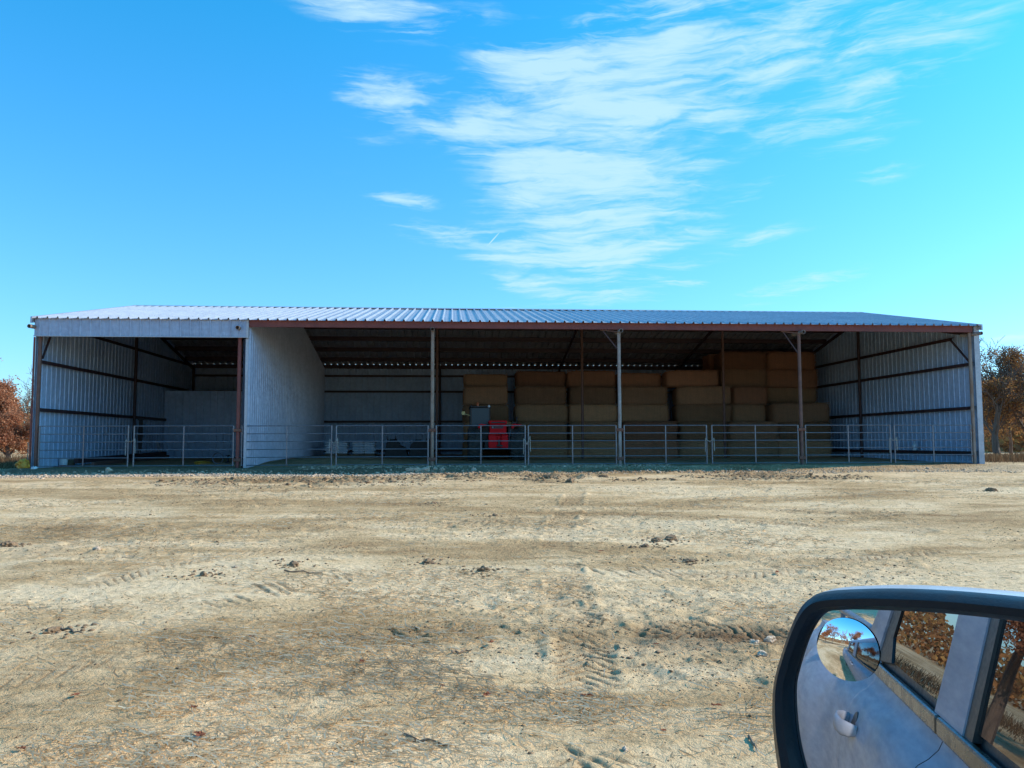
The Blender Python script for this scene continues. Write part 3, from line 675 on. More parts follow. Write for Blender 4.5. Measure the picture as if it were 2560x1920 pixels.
# ------------------------------------------------------------------ hay bales
def bale_mesh(seed, w=2.25, h=.82, d=1.15):
    r_ = random.Random(seed); b = bmesh.new(); bmesh.ops.create_cube(b, size=1)
    bmesh.ops.subdivide_edges(b, edges=b.edges, cuts=9, use_grid_fill=True)
    ph = [r_.uniform(0, 10) for _ in range(5)]
    for v in b.verts:
        c = v.co*2; e = 11.
        n = (abs(c.x)**e+abs(c.y)**e+abs(c.z)**e)**(1/e); c = c/n*max(abs(c.x), abs(c.y), abs(c.z))
        c = Vector((c.x*w/2, c.y*d/2, c.z*h/2))
        k = 1+.02*math.sin(c.x*5+ph[0]+c.z*3)+.015*math.sin(c.z*9+ph[1])+r_.uniform(-.008, .008)
        flakes = .012*math.sin(c.x*30+ph[2])
        c = Vector((c.x*(1+.012*math.sin(c.z*6+ph[3])), c.y*k+flakes, c.z*k)); v.co = c
    for k in range(1500):                                   # loose stems sticking out of the faces and edges
        q = Vector((r_.uniform(-1, 1)*w/2, -d/2+.01, r_.uniform(-1, 1)*h/2)); e_ = r_.random()
        if e_ < .30: q.z = h/2*r_.choice((-1, 1, 1)); q.y = -d/2+r_.uniform(0, .35)
        elif e_ < .42: q.x = w/2*r_.choice((-1, 1)); q.y = -d/2+r_.uniform(0, .3)
        dr = Vector((r_.uniform(-1, 1), r_.uniform(-.7, .1), r_.uniform(-.6, .6))); dr = dr.normalized()*r_.uniform(.02, .07); sd = dr.cross(Vector((0, 1, .3))).normalized()*.004
        b.faces.new([b.verts.new(p_) for p_ in (q-dr*.4-sd, q-dr*.4+sd, q+dr+sd*.4, q+dr-sd*.4)])
    me = bpy.data.meshes.new('hay_bale'); b.to_mesh(me); b.free(); me.shade_smooth(); return me
bm_cache = {}
FLOORB = .10
bales = []   # px0, px1, py top, py bottom, Y of front face, material, label
def BL(x0, x1, y0, y1, Y, m, l): bales.append((x0, x1, y0, y1, Y, m, l))
# lowest two layers, y 1055-1102-1149
low = [(1159, 1284, 'hay_green', 'stack behind the red telehandler'), (1291, 1418, 'hay_green', 'stack just right of the telehandler'), (1425, 1553, 'hay_green', 'stack left of the third post'),
       (1561, 1695, 'hay_red', 'stack right of the third post'), (1700, 1824, 'hay_green', 'stack midway between third and fourth posts'),
       (1826, 1949, 'hay', 'stack left of the fourth post'), (1951, 2079, 'hay_green', 'stack behind the fourth post')]
for x0, x1, m, l in low:
    yy = 8.3 if m != 'hay_red' else 7.9
    if 'fourth post' in l and x0 > 1820: yy = 8.0
    BL(x0, x1, 1102, 1149, yy, 'hay_green' if x0 > 1600 else m, 'lowest hay bale of the '+l)
    BL(x0+3, x1-2, 1055, 1101, yy+.05, m if m != 'hay_green' else 'hay_green', 'second hay bale up in the '+l)
for x0, x1, l in [(1159, 1270, 'stack behind the red telehandler'), (1291, 1417, 'stack just right of the telehandler'), (1427, 1541, 'stack left of the third post'),
                  (1552, 1670, 'stack right of the third post'), (1698, 1829, 'stack midway between third and fourth posts')]:
    BL(x0, x1, 1012, 1055, 8.45, 'hay_green', 'third hay bale up in the '+l)
    BL(x0+1, x1-3, 967, 1011, 8.5, 'hay', 'fourth hay bale up in the '+l)
BL(1834, 1915, 1012, 1056, 8.6, 'hay_green', 'third hay bale up in the stack left of the fourth post')
BL(1836, 1918, 968, 1011, 8.7, 'hay_red', 'fourth hay bale up in the stack left of the fourth post')
for x0, x1, y0, y1, m, l in [(1161, 1266, 937, 966, 'hay', 'stack behind the red telehandler'), (1293, 1412, 929, 966, 'hay_red', 'stack just right of the telehandler'),
                             (1422, 1537, 928, 967, 'hay_red', 'stack left of the third post'), (1549, 1653, 933, 967, 'hay_red', 'stack right of the third post'), (1671, 1794, 927, 965, 'hay_red', 'stack midway between third and fourth posts')]:
    BL(x0, x1, y0, y1, 9.4 if x0 < 1660 else 8.7, m, 'fifth and topmost hay bale of the '+l)
BL(1807, 1917, 923, 967, 9.6, 'hay', 'big bale second from the top in the left column of the tall stack')
BL(1806, 1915, 881, 923, 9.6, 'hay_red', 'topmost hay bale in the left column of the tall stack')
BL(1918, 2042, 1007, 1055, 9.9, 'hay', 'dark hay bale half hidden behind the single jutting bale')
BL(1920, 2041, 969, 1006, 9.8, 'hay_green', 'greenish bale third from the top in the right column of the tall stack')
BL(1920, 2043, 925, 969, 9.7, 'hay_red', 'bale second from the top in the right column of the tall stack')
BL(1922, 2037, 881, 925, 9.8, 'hay_red', 'topmost hay bale in the right column of the tall stack')
BL(1774, 1812, 886, 924, 11.2, 'hay_red', 'dark narrow bale end behind the top left of the tall stack')
BL(1940, 2073, 1009, 1056, 8.0, 'hay', 'single rounded bale jutting forward on the lower bales behind the fourth post')
for n, (x0, x1, y0, y1, Y, m, l) in enumerate(bales):
    p = at(x0, y1, Y); q = at(x1, y0, Y); s = n % 5
    if (s, m) not in bm_cache:
        me = bale_mesh(s+1); me.materials.append(M[m]); bm_cache[(s, m)] = me
    o = bpy.data.objects.new('hay_bale', bm_cache[(s, m)]); COL.objects.link(o)
    w = q.x-p.x; h = q.z-p.z; o.scale = (w/2.25*1.035, 1, h/.82*1.06)
    o.location = ((p.x+q.x)/2, Y+.575, (p.z+q.z)/2); o.rotation_euler = (R(random.uniform(-1.2, 1.2)), R(random.uniform(-.9, .9)), R(random.uniform(-2.5, 2.5)))
    tag(o, l, 'hay bale', 'large square hay bales stacked in the barn')

# ------------------------------------------------------------------ telehandler
def telehandler():
    Y0 = 4.6; D0 = at(1248, 1148, Y0); fl = float(gz(D0.x, Y0+.8)[0])
    t = empty('telehandler', (D0.x, Y0, fl), label='red telehandler parked behind the gates, cab on its left side', cat='telehandler')
    s = float(Y0-CAM[1])/F                                       # metres per photo pixel at that depth
    def X(px): return (px-1248)*s
    def Z(py): return (1151-py)*s
    # 0.07 m lugs on wide tyres, two in front and two behind
    def wheel(cx, cy, r, w, turn=0):
        wh = empty('wheel', (cx, cy, r)); wh.parent = t; wh.rotation_euler = (0, 0, R(turn))
        b = MB(); prof = [(r*.55, -w/2), (r*.80, -w/2-.01), (r*.94, -w*.46), (r*.965, -w*.3), (r*.965, w*.3), (r*.94, w*.46), (r*.80, w/2+.01), (r*.55, w/2)]
        b.lathe((0, 0, 0), prof, 36, (1, 0, 0))
        for i in range(22):
            for sd in (-1, 1):
                a = 2*math.pi*(i+(.5 if sd > 0 else 0))/22; a2 = a+.20
                p = Vector((sd*.0, math.cos(a2)*r*.97, math.sin(a2)*r*.97)); q = Vector((sd*w*.5, math.cos(a)*r*.955, math.sin(a)*r*.955))
                nrm = Vector((0, math.cos((a+a2)/2), math.sin((a+a2)/2))); b.bar(p+nrm*.01, q+nrm*.01, .045, .05, nrm)
        ty = b.build('tyre', M['rubber'], wh)
        b = MB(); b.lathe((0, 0, 0), [(r*.54, -w*.42), (r*.56, -w*.40), (r*.45, -w*.3), (.16, -w*.2), (.16, w*.2), (r*.45, w*.3), (r*.56, w*.40), (r*.54, w*.42)], 24, (1, 0, 0)); b.build('rim', M['white'], wh, smooth=True)
    wheel(X(1190), .75, .64, .52); wheel(X(1303), .75, .64, .48, -14); wheel(X(1190), 3.0, .64, .5); wheel(X(1303), 3.0, .64, .5)
    b = MB(); b.box((X(1212), .3, .45), (X(1284), 3.7, .80)); b.box((X(1205), .9, .55), (X(1290), 1.2, .75)); b.build('chassis', M['dark'], t, bevel=.03)
    # tall red tail: lower casing in two cheeks with a slot, upper boom end with a recessed plate
    b = MB()
    b.box((X(1222), .12, Z(1119)), (X(1243), .75, Z(1086))); b.box((X(1254), .12, Z(1119)), (X(1271), .75, Z(1086)))
    b.box((X(1243.2), .20, Z(1118)), (X(1253.8), .7, Z(1087))); b.build('tail_casing', M['red'], t, bevel=.03)
    b = MB(); b.box((X(1246), .172, Z(1112)), (X(1251), .197, Z(1098))); b.box((X(1242), .10, Z(1115)), (X(1257), .118, Z(1111))); b.build('slot', M['dark'], t)
    b = MB()
    b.box((X(1225), .18, Z(1081)), (X(1267), 2.9, Z(1060))); b.box((X(1223), .10, Z(1058)), (X(1268), .9, Z(1050))); b.box((X(1223), .14, Z(1085)), (X(1269), .6, Z(1081.5)))
    b.box((X(1226), .16, Z(1059.9)), (X(1266), 2.8, Z(1058.1)))
    boom = b.build('boom', M['red'], t, bevel=.025)
    b = MB(); b.box((X(1229), .085, Z(1056.5)), (X(1264), .098, Z(1053.2))); b.build('grille', M['dark'], boom)
    b = MB(); b.box((X(1229), .165, Z(1070)), (X(1259), .178, Z(1064))); pl = b.build('name_plate', M['black'], boom)
    b = MB(); z0, z1 = Z(1069), Z(1065); b.add([(X(1231.6), .163, z1), (X(1233.6), .163, z1), (X(1233.2), .163, z0), (X(1232.4), .163, z0)], [(0, 1, 2, 3)]); b.build('plate_mark', M['white'], boom, fix=False)
    b = MB()
    for i in range(8): b.box((X(1238.4+i*2.4), .162, z0+.004), (X(1239.6+i*2.4), .164, z1-.004))
    b.build('plate_mark', M['redplastic'], boom)
    # cab on the left
    cabx0, cabx1, cz0, cz1 = X(1177), X(1229), Z(1060), Z(1015)
    b = MB(); y0, y1 = .95, 2.5
    for (xa, ya) in ((cabx0, y0), (cabx1-.05, y0), (cabx0, y1), (cabx1-.05, y1)):
        b.box((xa, ya, .7), (xa+.05, ya+.05, cz1))
    b.box((cabx0-.02, y0-.04, cz1+.002), (cabx1+.02, y1+.1, cz1+.06)); b.box((cabx0+.01, y0+.01, .6), (cabx1-.01, y1, cz0-.01))
    b.build('cab', M['black'], t, bevel=.012)
    b = MB(); b.box((cabx0+.055, y0+.018, cz0), (cabx1-.055, y0+.026, cz1-.02)); b.build('window', M['cabglass'], t)
    b = MB(); b.box((cabx0+.025, y0+.06, cz0), (cabx0+.031, y1-.01, cz1-.02)); b.build('window', M['cabglass'], t)
    b = MB(); b.lathe((X(1225), .87, Z(1012.5)), [(.035, 0), (.05, .03), (.05, .07), (.03, .09)], 14, (0, -1, 0)); b.build('work_light', M['white'], t, smooth=True)
    b = MB(); b.lathe((X(1180), .87, Z(1012)), [(.035, 0), (.05, .03), (.05, .07), (.03, .09)], 14, (0, -1, 0)); b.build('work_light', M['black'], t, smooth=True)
    b = MB(); b.lathe((X(1197), 1.1, cz1+.065), [(.05, 0), (.05, .09), (.04, .13), (.015, .145)], 14); b.build('beacon', M['orange'], t, smooth=True)
    b = MB(); b.box((X(1155), .80, Z(1034)), (X(1163.5), .815, Z(1025.5))); b.bar((X(1160), .83, Z(1030)), (cabx0, .97, Z(1036)), .02); b.build('side_plate', M['plate'], t)
    for x0, x1 in ((1196, 1217), (1280, 1306)):
        b = MB(); P = [(X(x0), Z(1068)), (X(x0)+.02, Z(1060)), (X(x0)+.12, Z(1058)), (X(x1), Z(1059.5)), (X(x1), Z(1062)), (X(x0)+.14, Z(1064)), (X(x0)+.05, Z(1070))]
        b.prism(P, 1, .25, 1.35); b.build('fender', M['red'], t, bevel=.01)
    b = MB(); b.box((X(1272), .5, .75), (X(1287), 2.6, Z(1064))); b.build('engine_cover', M['dark'], t, bevel=.03)
    b = MB(); b.tube([(X(1297), .9, Z(1062)), (X(1297), .9, Z(1039))], .03, 10); b.build('exhaust', M['dark'], t, smooth=True)
    b = MB(); b.tube([(X(1274), .35, Z(1100)), (X(1280), .6, Z(1066))], .04, 10); b.build('lift_cylinder', M['galv'], t, smooth=True)
    b = MB(); b.box((X(1283), .45, Z(1057)), (X(1292), .9, Z(1053))); b.build('headlamp', M['dark'], t, bevel=.01)
telehandler()

# ------------------------------------------------------------------ goods on the floor
def sack(x, y, z, w, d, h, label, seed):
    r_ = random.Random(seed); b = bmesh.new(); bmesh.ops.create_cube(b, size=1); bmesh.ops.subdivide_edges(b, edges=b.edges, cuts=6, use_grid_fill=True); ph = r_.uniform(0, 9)
    for v in b.verts:
        c = v.co*2; ex = (1-abs(c.x)**4)*(1-abs(c.y)**4); zz = c.z*h/2*(.35+.65*ex**.35 if ex > 0 else .35)
        v.co = (c.x*w/2, c.y*d/2, zz+.006*math.sin(c.x*7+ph)+.004*math.sin(c.y*9+ph*2)+r_.uniform(-.003, .003))
    me = bpy.data.meshes.new('feed_sack'); b.to_mesh(me); b.free(); me.shade_smooth(); me.materials.append(M['sack']); o = bpy.data.objects.new('feed_sack', me); COL.objects.link(o)
    o.location = (x, y, z); o.rotation_euler = (0, 0, R(r_.uniform(-3, 3))); tag(o, label, 'sack', 'white feed sacks stacked on pallets')
lev = ['bottom', 'second-lowest', 'middle', 'second-highest', 'top']
for si, (x0, x1, nm) in enumerate([(812, 868, 'left sack stack, nearest the partition'), (881, 937, 'right sack stack, next to the bucket')]):
    Yp = 10.6; p = at(x0, 1141, Yp); q = at(x1, 1105, Yp); zf = float(gz((p.x+q.x)/2, Yp)[0]); w = (q.x-p.x)
    pal = MB()
    for k in range(5): pal.box((p.x+w*k/5+.01, Yp, zf+.075), (p.x+w*(k+1)/5-.02, Yp+1., zf+.095))
    for k in range(3): pal.box((p.x, Yp+.02+k*.44, zf-.01), (q.x, Yp+.11+k*.44, zf+.073))
    o = pal.build('pallet', M['wood']); tag(o, 'low wooden pallet under the %s' % nm.split(',')[0], 'pallet', 'pallets under the sacks')
    for l in range(5):
        for c in range(2):
            hh = (q.z-zf-.10)/5; sack(p.x+w*(c+.5)/2, Yp+.42, zf+.10+hh*(l+.5), w/2*1.04, .85, hh*1.15, '%s sack in the %s column of the %s' % (lev[l], ('left', 'right')[c], nm), si*20+l*2+c)
def bucket(x0, x1, yt, yb, Yp, label, spikes, round_=False):
    p = at(x0, yb, Yp); q = at(x1, yt, Yp); zf = float(gz((p.x+q.x)/2, Yp)[0]); w = q.x-p.x; h = q.z-zf
    t = empty('loader_bucket', (p.x, Yp, zf), label=label, cat='loader bucket')
    b = MB()
    if round_: P = [(0, 0), (0, h*.55), (.06*w, h*.8), (.16*w, h*.92), (.3*w, h), (w, h), (w, 0)]
    else: P = [(0, 0), (.03*w, h*.55), (.10*w, h), (.52*w, h), (.62*w, h*.72), (.82*w, h*.58), (w*.98, h*.05), (w, 0)]
    b.prism(P, 1, 0, .9); b.build('shell', M['dark'], t, bevel=.02)
    b = MB(); b.box((w*.02, -.03, 0), (w*.9, -.004, h*.09)); b.build('cutting_edge', M['black'], t)
    for (f, hh, ww) in spikes:
        b = MB(); b.prism([(w*f-ww, h+.002), (w*f+ww, h+.002), (w*f+ww*.5, h+hh*.5), (w*f-.006+ww*.2, h+hh), (w*f-ww*.4, h+hh*.5)], 1, .2, .28); b.build('tine', M['dark'], t)
    b = MB(); b.tube([(w*.2, .15, h+.02), (w*.5, .15, h+.03)], .03, 8); b.build('cross_tube', M['dark'], t, smooth=True)
bucket(962, 1022, 1101, 1139, 9.6, 'black loader bucket with two upright pointed tines, right of the sacks', [(.1, .27, .035), (.2, .13, .02), (.43, .27, .035)])
bucket(1024, 1082, 1102, 1139, 9.4, 'black rounded loader bucket partly behind the second post', [(.72, .16, .03), (.85, .09, .04), (.15, .05, .05)], True)

# left bay
def floor(x, y): return float(gz(x, y)[0])
for k, (xa, ya, Ya, xb, yb, Yb, w, l) in enumerate([(190, 1152, 2.0, 412, 1134, 9.2, .14, 'long dark steel beam on blocks along the left bay, upper one'), (232, 1160, 1.6, 420, 1141, 8.6, .10, 'long rusty steel tube lying below the upper beam')]):
    p = at(xa, ya, Ya); q = at(xb, yb, Yb); c = MB(); c.bar((0, 0, 0), q-p, w, w*1.2); o = c.build('steel_beam', M['girt'] if k == 0 else M['brownpipe']); o.location = p; tag(o, l, 'steel beam', 'steel lengths lying in the left bay')
def pail(px, py0, py1, w, Yp, m, label, name='bucket'):
    p = at(px, py1, Yp); zf = floor(p.x, Yp); h = at(px, py0, Yp).z-zf; s = float(Yp-CAM[1])/F; r = w/2*s
    t = empty(name, (p.x, Yp, zf), label=label, cat='bucket')
    b = MB(); b.lathe((0, 0, 0), [(r*.86, 0), (r*.9, h*.2), (r, h*.93)], 20); b.build('body', m, t, smooth=True)
    b = MB(); b.lathe((0, 0, h*.935), [(r*1.06, 0), (r*1.06, h*.06), (r*.9, h*.07)], 20); b.build('lid', m, t, smooth=True)
pail(158, 1147, 1166, 20, 1.7, M['white'], 'white plastic bucket standing by the left wall')
pail(178, 1148, 1165, 17, 2.4, M['wood'], 'brown bucket right of the white plastic bucket')
p = at(138, 1160, 1.9); c = MB(); c.prism([(-.3, 0), (.28, 0), (.24, .10), (.02, .16), (-.2, .09)], 1, -.1, .12); o = c.build('feed_pan', M['dark'], bevel=.02); o.location = (p.x, 1.9, floor(p.x, 1.9)); tag(o, 'low dark trough left of the white bucket', 'trough')
p = at(162, 1166, 1.2); c = MB(); c.prism([(-.32, 0), (.3, 0), (.22, .035), (-.1, .06)], 1, -.12, .1); o = c.build('plastic_sheet', M['redplastic'], bevel=.01); o.location = (p.x, 1.2, floor(p.x, 1.2)); tag(o, 'crumpled red sheet on the floor before the white bucket', 'plastic sheet')
for k, (xa, ya, xb, yb, l) in enumerate([(383, 1080, 403, 1144, 'white pipe leaning on the inner panel, left one of two'), (388, 1094, 411, 1144, 'white pipe leaning on the inner panel, right one of two')]):
    q = at(xa, ya, 10.9 if k == 0 else 11.1); p = at(xb, yb, 9.6); p.z = floor(p.x, 9.6)+.02; c = MB(); c.tube([(0, 0, 0), q-p], .028, 10); o = c.build('pipe', M['white'], smooth=True); o.location = p; tag(o, l, 'pipe', 'pipes leaning in the left bay')
p = at(350, 1136, 7.2); zf = floor(p.x, 7.2); t = empty('strap_bundle', (p.x, 7.2, zf), label='tall dark bundle of straps hanging beside the left middle column', cat='strap bundle')
c = MB()
for k in range(6): c.tube([(-.06+.026*k, -.02*(k % 2), 1.62), (-.07+.03*k, -.03, 1.0), (-.05+.02*k, 0, .25+.1*(k % 3))], [.02, .03, .012], 7)
c.build('straps', M['dark'], t, smooth=True); c = MB(); c.box((-.12, -.02, 1.6), (.12, .02, 1.68)); c.build('hook_bar', M['dark'], t)
p = at(544, 1151, 3.0); zf = floor(p.x, 3.); c = MB(); r = .185; n = 28
for q in range(3):
    c.tube([(math.cos(2*math.pi*i/n)*r*(1-.02*q), .03*q, r+math.sin(2*math.pi*i/n)*r*(1-.02*q)) for i in range(n+1)], .011, 6, caps=False)
o = c.build('wire_coil', M['galv'], smooth=True, fix=False); o.location = (p.x, 3., zf+.012); tag(o, 'round coil of pale wire standing near the first red post', 'wire coil')
p = at(511, 1156, 3.1); o = lump('sandbag', p.x, 3.1, .23, M['yellow'], 'flattened tan and yellow bag left of the wire coil', 'bag', .42, None, 301); o.scale = (1.2, .8, .9)
p = at(570, 1142, 4.0); zf = floor(p.x, 4.); c = MB(); c.lathe((0, 0, 0), [(.10, 0), (.09, .03), (.03, .06), (.025, .18), (.04, .24), (.08, .26), (.08, .285)], 14); o = c.build('jack_stand', M['dark'], smooth=True); o.location = (p.x, 4., zf); tag(o, 'small dark jack stand right of the wire coil', 'jack stand')
for k, (xa, xb, Yp, l) in enumerate([(500, 586, 2.3, 'thin plank on the floor in front of the wire coil'), (545, 592, 1.8, 'short board on the floor by the first red post')]):
    p = at(xa, 1160, Yp); q = at(xb, 1160, Yp); c = MB(); c.box((0, 0, .01), (q.x-p.x, .12, .045)); o = c.build('board', M['wood']); o.location = (p.x, Yp, floor(p.x, Yp)); o.rotation_euler = (0, 0, R(4-7*k)); tag(o, l, 'board', 'boards lying near the first red post')
p = at(61, 1168, -.1); o = lump('sack_of_feed', p.x, -.2, .21, M['yellow'], 'crumpled yellow bag outside the left corner post', 'bag', .75, None, 305); o.location.z = floor(p.x, -.2)+.10
p = at(85, 1170, -.5); o = lump('paper_scrap', p.x, -.5, .08, M['paper'], 'white crumpled paper at the foot of the left corner post', 'paper', .8, None, 306)
p = at(2282, 1127, 3.5); t = empty('jug', (30.36, 3.5, .45), label='white plastic jug resting on the low girt of the right wall', cat='jug')
c = MB(); c.lathe((0, 0, 0), [(.08, 0), (.085, .02), (.085, .17), (.05, .23), (.028, .26), (.028, .30)], 16); c.build('body', M['white'], t, smooth=True)
c = MB(); c.lathe((0, 0, .302), [(.032, 0), (.032, .03), (.028, .034)], 14); c.build('cap', M['white'], t, smooth=True)
c = MB(); c.tube([(-.06, 0, .22), (-.10, 0, .17), (-.083, 0, .08)], .012, 8); c.build('handle', M['white'], t, smooth=True)
p = at(80, 1150, 3.); c = MB(); c.bar((0, 0, 0), (0, 0, 1.15), .03, .03); o = c.build('fence_post', M['rustpipe']); o.location = (at(69, 1150, 12).x, 12, -.3); tag(o, 'thin steel fence post beyond the left corner', 'fence post')

# ------------------------------------------------------------------ trees
def tree(name, x, y, H, cr, seed, lm, leaves, label, cat='tree', group='trees around the yard', leaf=.09, bare=0., trunk_r=.2, low=.2, twig=1.0, leafz=(0, 1), lean=(0, 0), maxlv=5, tw=.004):
    r_ = random.Random(seed); z0 = float(gz(x, y)[0])-.1; t = empty(name, (x, y, z0), label=label, cat=cat, group=group)
    tk = MB(); tips = []
    def grow(p, d, L, r, lv):
        n = 4; pts = [p]; q = p
        for k in range(n):
            d = (d+Vector((r_.uniform(-1, 1), r_.uniform(-1, 1), r_.uniform(-.5, .9)))*.17).normalized(); q = q+d*L/n; pts.append(q)
            if lv >= 3: tips.append((q, lv))
        rs = [max(r*(1-.45*k/n), tw) for k in range(n+1)]
        tk.tube(pts, rs, 8 if lv < 2 else (5 if lv < 4 else 3), caps=False)
        if lv >= maxlv: return
        m = 4 if lv == 0 else (4 if lv < 3 else 3)
        for k in range(m):
            a = r_.uniform(0, 6.28); sp = r_.uniform(.45, 1.0) if lv else r_.uniform(.5, .95)
            o_ = d.orthogonal().normalized(); o2 = d.cross(o_); nd = (d*math.cos(sp)+(o_*math.cos(a)+o2*math.sin(a))*math.sin(sp))
            nd.z += .12; nd.x *= cr; nd.y *= cr
            f = r_.uniform(.35, 1.); src = pts[max(1, min(n, int(round(f*n))))]
            grow(src, nd.normalized(), L*r_.uniform(.55, .85), rs[-1]*r_.uniform(.55, .8), lv+1)
    grow(Vector((0, 0, 0)), Vector((lean[0], lean[1], 1)).normalized(), H*.30, trunk_r, 0)
    zmax = max(q.z for q, _ in tips); sc_ = H/zmax
    tk.v = [(v[0]*sc_, v[1]*sc_, v[2]*sc_) for v in tk.v]
    tk.build('trunk', M['bark'], t, smooth=False, fix=False)
    if leaves:
        T = np.array([q[:] for q, _ in tips])*sc_; zz = T[:, 2]/H
        T = T[(zz > leafz[0]) & (zz < leafz[1])]
        keep = fbm(T[:, 0]*.8+seed, T[:, 2]*.9+T[:, 1]*.5, 3, seed) > .36+bare; T = T[keep] if keep.sum() > 20 else T
        g = np.random.default_rng(seed); I = g.integers(0, len(T), leaves)
        C = T[I]+g.normal(0, .14, (leaves, 3)); s = g.uniform(.5, 1.15, leaves)*leaf
        a = g.normal(0, 1, (leaves, 3)); a /= np.linalg.norm(a, axis=1)[:, None]; b_ = np.cross(a, g.normal(0, 1, (leaves, 3))); b_ /= np.linalg.norm(b_, axis=1)[:, None]
        V = np.stack([C-a*s[:, None]*.6, C-b_*s[:, None]*.38+a*s[:, None]*.05, C+a*s[:, None]*.6, C+b_*s[:, None]*.38+a*s[:, None]*.05], 1)
        np_mesh('crown', V.reshape(-1, 3), np.arange(leaves*4).reshape(-1, 4), lm, t)
    return t
def tp(px, Yp): return at(px, 1120, Yp).x
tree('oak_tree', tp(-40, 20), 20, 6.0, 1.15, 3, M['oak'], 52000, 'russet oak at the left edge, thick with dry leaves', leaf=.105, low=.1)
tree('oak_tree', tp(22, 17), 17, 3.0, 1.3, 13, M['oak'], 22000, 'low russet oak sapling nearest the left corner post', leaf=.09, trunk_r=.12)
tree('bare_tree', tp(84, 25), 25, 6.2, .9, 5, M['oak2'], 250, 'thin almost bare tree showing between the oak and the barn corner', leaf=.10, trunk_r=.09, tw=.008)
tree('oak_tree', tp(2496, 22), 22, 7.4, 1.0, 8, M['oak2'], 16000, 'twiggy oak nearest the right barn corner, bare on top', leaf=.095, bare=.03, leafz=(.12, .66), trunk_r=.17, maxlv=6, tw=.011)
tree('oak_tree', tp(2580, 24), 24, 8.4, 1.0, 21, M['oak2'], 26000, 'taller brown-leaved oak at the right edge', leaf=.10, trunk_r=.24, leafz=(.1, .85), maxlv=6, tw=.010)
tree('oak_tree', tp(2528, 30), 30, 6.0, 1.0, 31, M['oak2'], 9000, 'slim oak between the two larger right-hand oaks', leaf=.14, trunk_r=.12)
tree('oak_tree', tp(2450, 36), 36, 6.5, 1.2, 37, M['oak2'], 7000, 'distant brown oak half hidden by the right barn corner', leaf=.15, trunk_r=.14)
# trees standing left of and behind the truck, seen in its mirror and windows
for k, (x, y, H, s, n, l) in enumerate([(-10, -27.6, 7.5, 41, 15000, 'russet oak behind the truck, second from the right in its windows'), (-12, -22, 9, 42, 17000, 'large russet oak far left of the yard, seen in the truck windows'),
                                        (-1.5, -36.5, 7., 43, 13000, 'oak close behind the truck tail, seen in its mirror'), (-16, -32, 9.5, 44, 13000, 'tall oak farthest behind the truck tail'), (-7, -17.5, 7.5, 45, 12000, 'oak out to the left of the yard beyond the truck tail')]):
    tree('oak_tree', x, y, H, 1.1, s, M['oak'], int(n*2.6), l, leaf=.085, trunk_r=.15)
def brush(name, segs, n, h, label):
    V = []; 
    xs_, ys_ = [], []
    for (x0, y0, x1, y1, w, k) in segs:
        t = rng.random(k); xs_.append(x0+(x1-x0)*t+rng.normal(0, w, k)); ys_.append(y0+(y1-y0)*t+rng.normal(0, w, k))
    x = np.concatenate(xs_); y = np.concatenate(ys_); n = len(x); z = base_h(x, y)-.03
    hh = rng.uniform(.3, 1., n)*h*(.4+1.1*fbm(x*.6, y*.6, 3, 71)); a = rng.uniform(0, 6.28, n); w = rng.uniform(.008, .022, n); lx = rng.normal(0, .25, n)*hh; ly = rng.normal(0, .25, n)*hh
    c, s = np.cos(a)*w, np.sin(a)*w
    V = np.stack([np.c_[x-c, y-s, z], np.c_[x+c, y+s, z], np.c_[x+c*.4+lx, y+s*.4+ly, z+hh], np.c_[x-c*.4+lx, y-s*.4+ly, z+hh]], 1)
    o = np_mesh(name, V.reshape(-1, 3), np.arange(n*4).reshape(-1, 4), M['brush']); tag(o, label, 'brush', kind='stuff')
brush('dry_grass', [(tp(-120, 14), 14, tp(90, 14), 14, 1.2, 9000), (tp(2440, 17), 17, tp(2760, 19), 19, 1.6, 12000), (-30, 30, -12, 26, 3, 6000), (-32, -20, -18, -40, 3, 6000)], 0, .5, 'dry brown grass and brush at the edge of the yard')
def far_wood():
    n = 90000; a = np.r_[rng.uniform(-2.6, -.42, n*2//3), rng.uniform(.60, .95, n//3)]; r = rng.uniform(90, 130, len(a)); x = GX+r*np.sin(a); y = GY+r*np.cos(a)
    top = 2.+4.5*fbm(a*14, a*0+1, 4, 12)+2*vn(a*90, a*0, 3); z = base_h(x, y)+rng.random(len(a))**.8*top
    s = rng.uniform(.15, .45, len(a)); d = rng.normal(0, 1, (len(a), 3)); d /= np.linalg.norm(d, axis=1)[:, None]; e = np.cross(d, rng.normal(0, 1, (len(a), 3))); e /= np.linalg.norm(e, axis=1)[:, None]
    C = np.c_[x, y, z]; s = s[:, None]; V = np.stack([C-d*s, C-e*s*.6, C+d*s, C+e*s*.6], 1)
    o = np_mesh('far_wood', V.reshape(-1, 3), np.arange(len(a)*4).reshape(-1, 4), M['oak2']); tag(o, 'far-off line of brown autumn woodland beyond the fields', 'woodland', kind='stuff')
far_wood()

# ------------------------------------------------------------------ pickup truck with door mirror
PSI = R(20)
TU = np.array([math.cos(PSI), math.sin(PSI), 0]); TV = np.array([-math.sin(PSI), math.cos(PSI), 0])
truck = empty('pickup_truck', tuple(CAM), PSI, label='dusty white crew-cab pickup beside the viewer, shown in its own door mirror', cat='pickup truck')
# local axes: x forward, y outward (towards the barn), z up from the lens height
va = ray(1850, 1350); mn = -TU-va; mn /= np.linalg.norm(mn)
def loc(p): p = np.array(p)-CAM; return Vector((p@TU, p@TV, p[2]))
mn_l = Vector((mn@TU, mn@TV, mn[2])); MC = CAM+ray(2250, 1780)*.65; mc_l = loc(MC)
def mpl(px, py, off=0.):
    """photo position -> point on the mirror plane (local), off = metres towards the lens"""
    d = ray(px, py); t = (MC-CAM)@mn/(d@mn); return loc(CAM+d*t)+mn_l*off
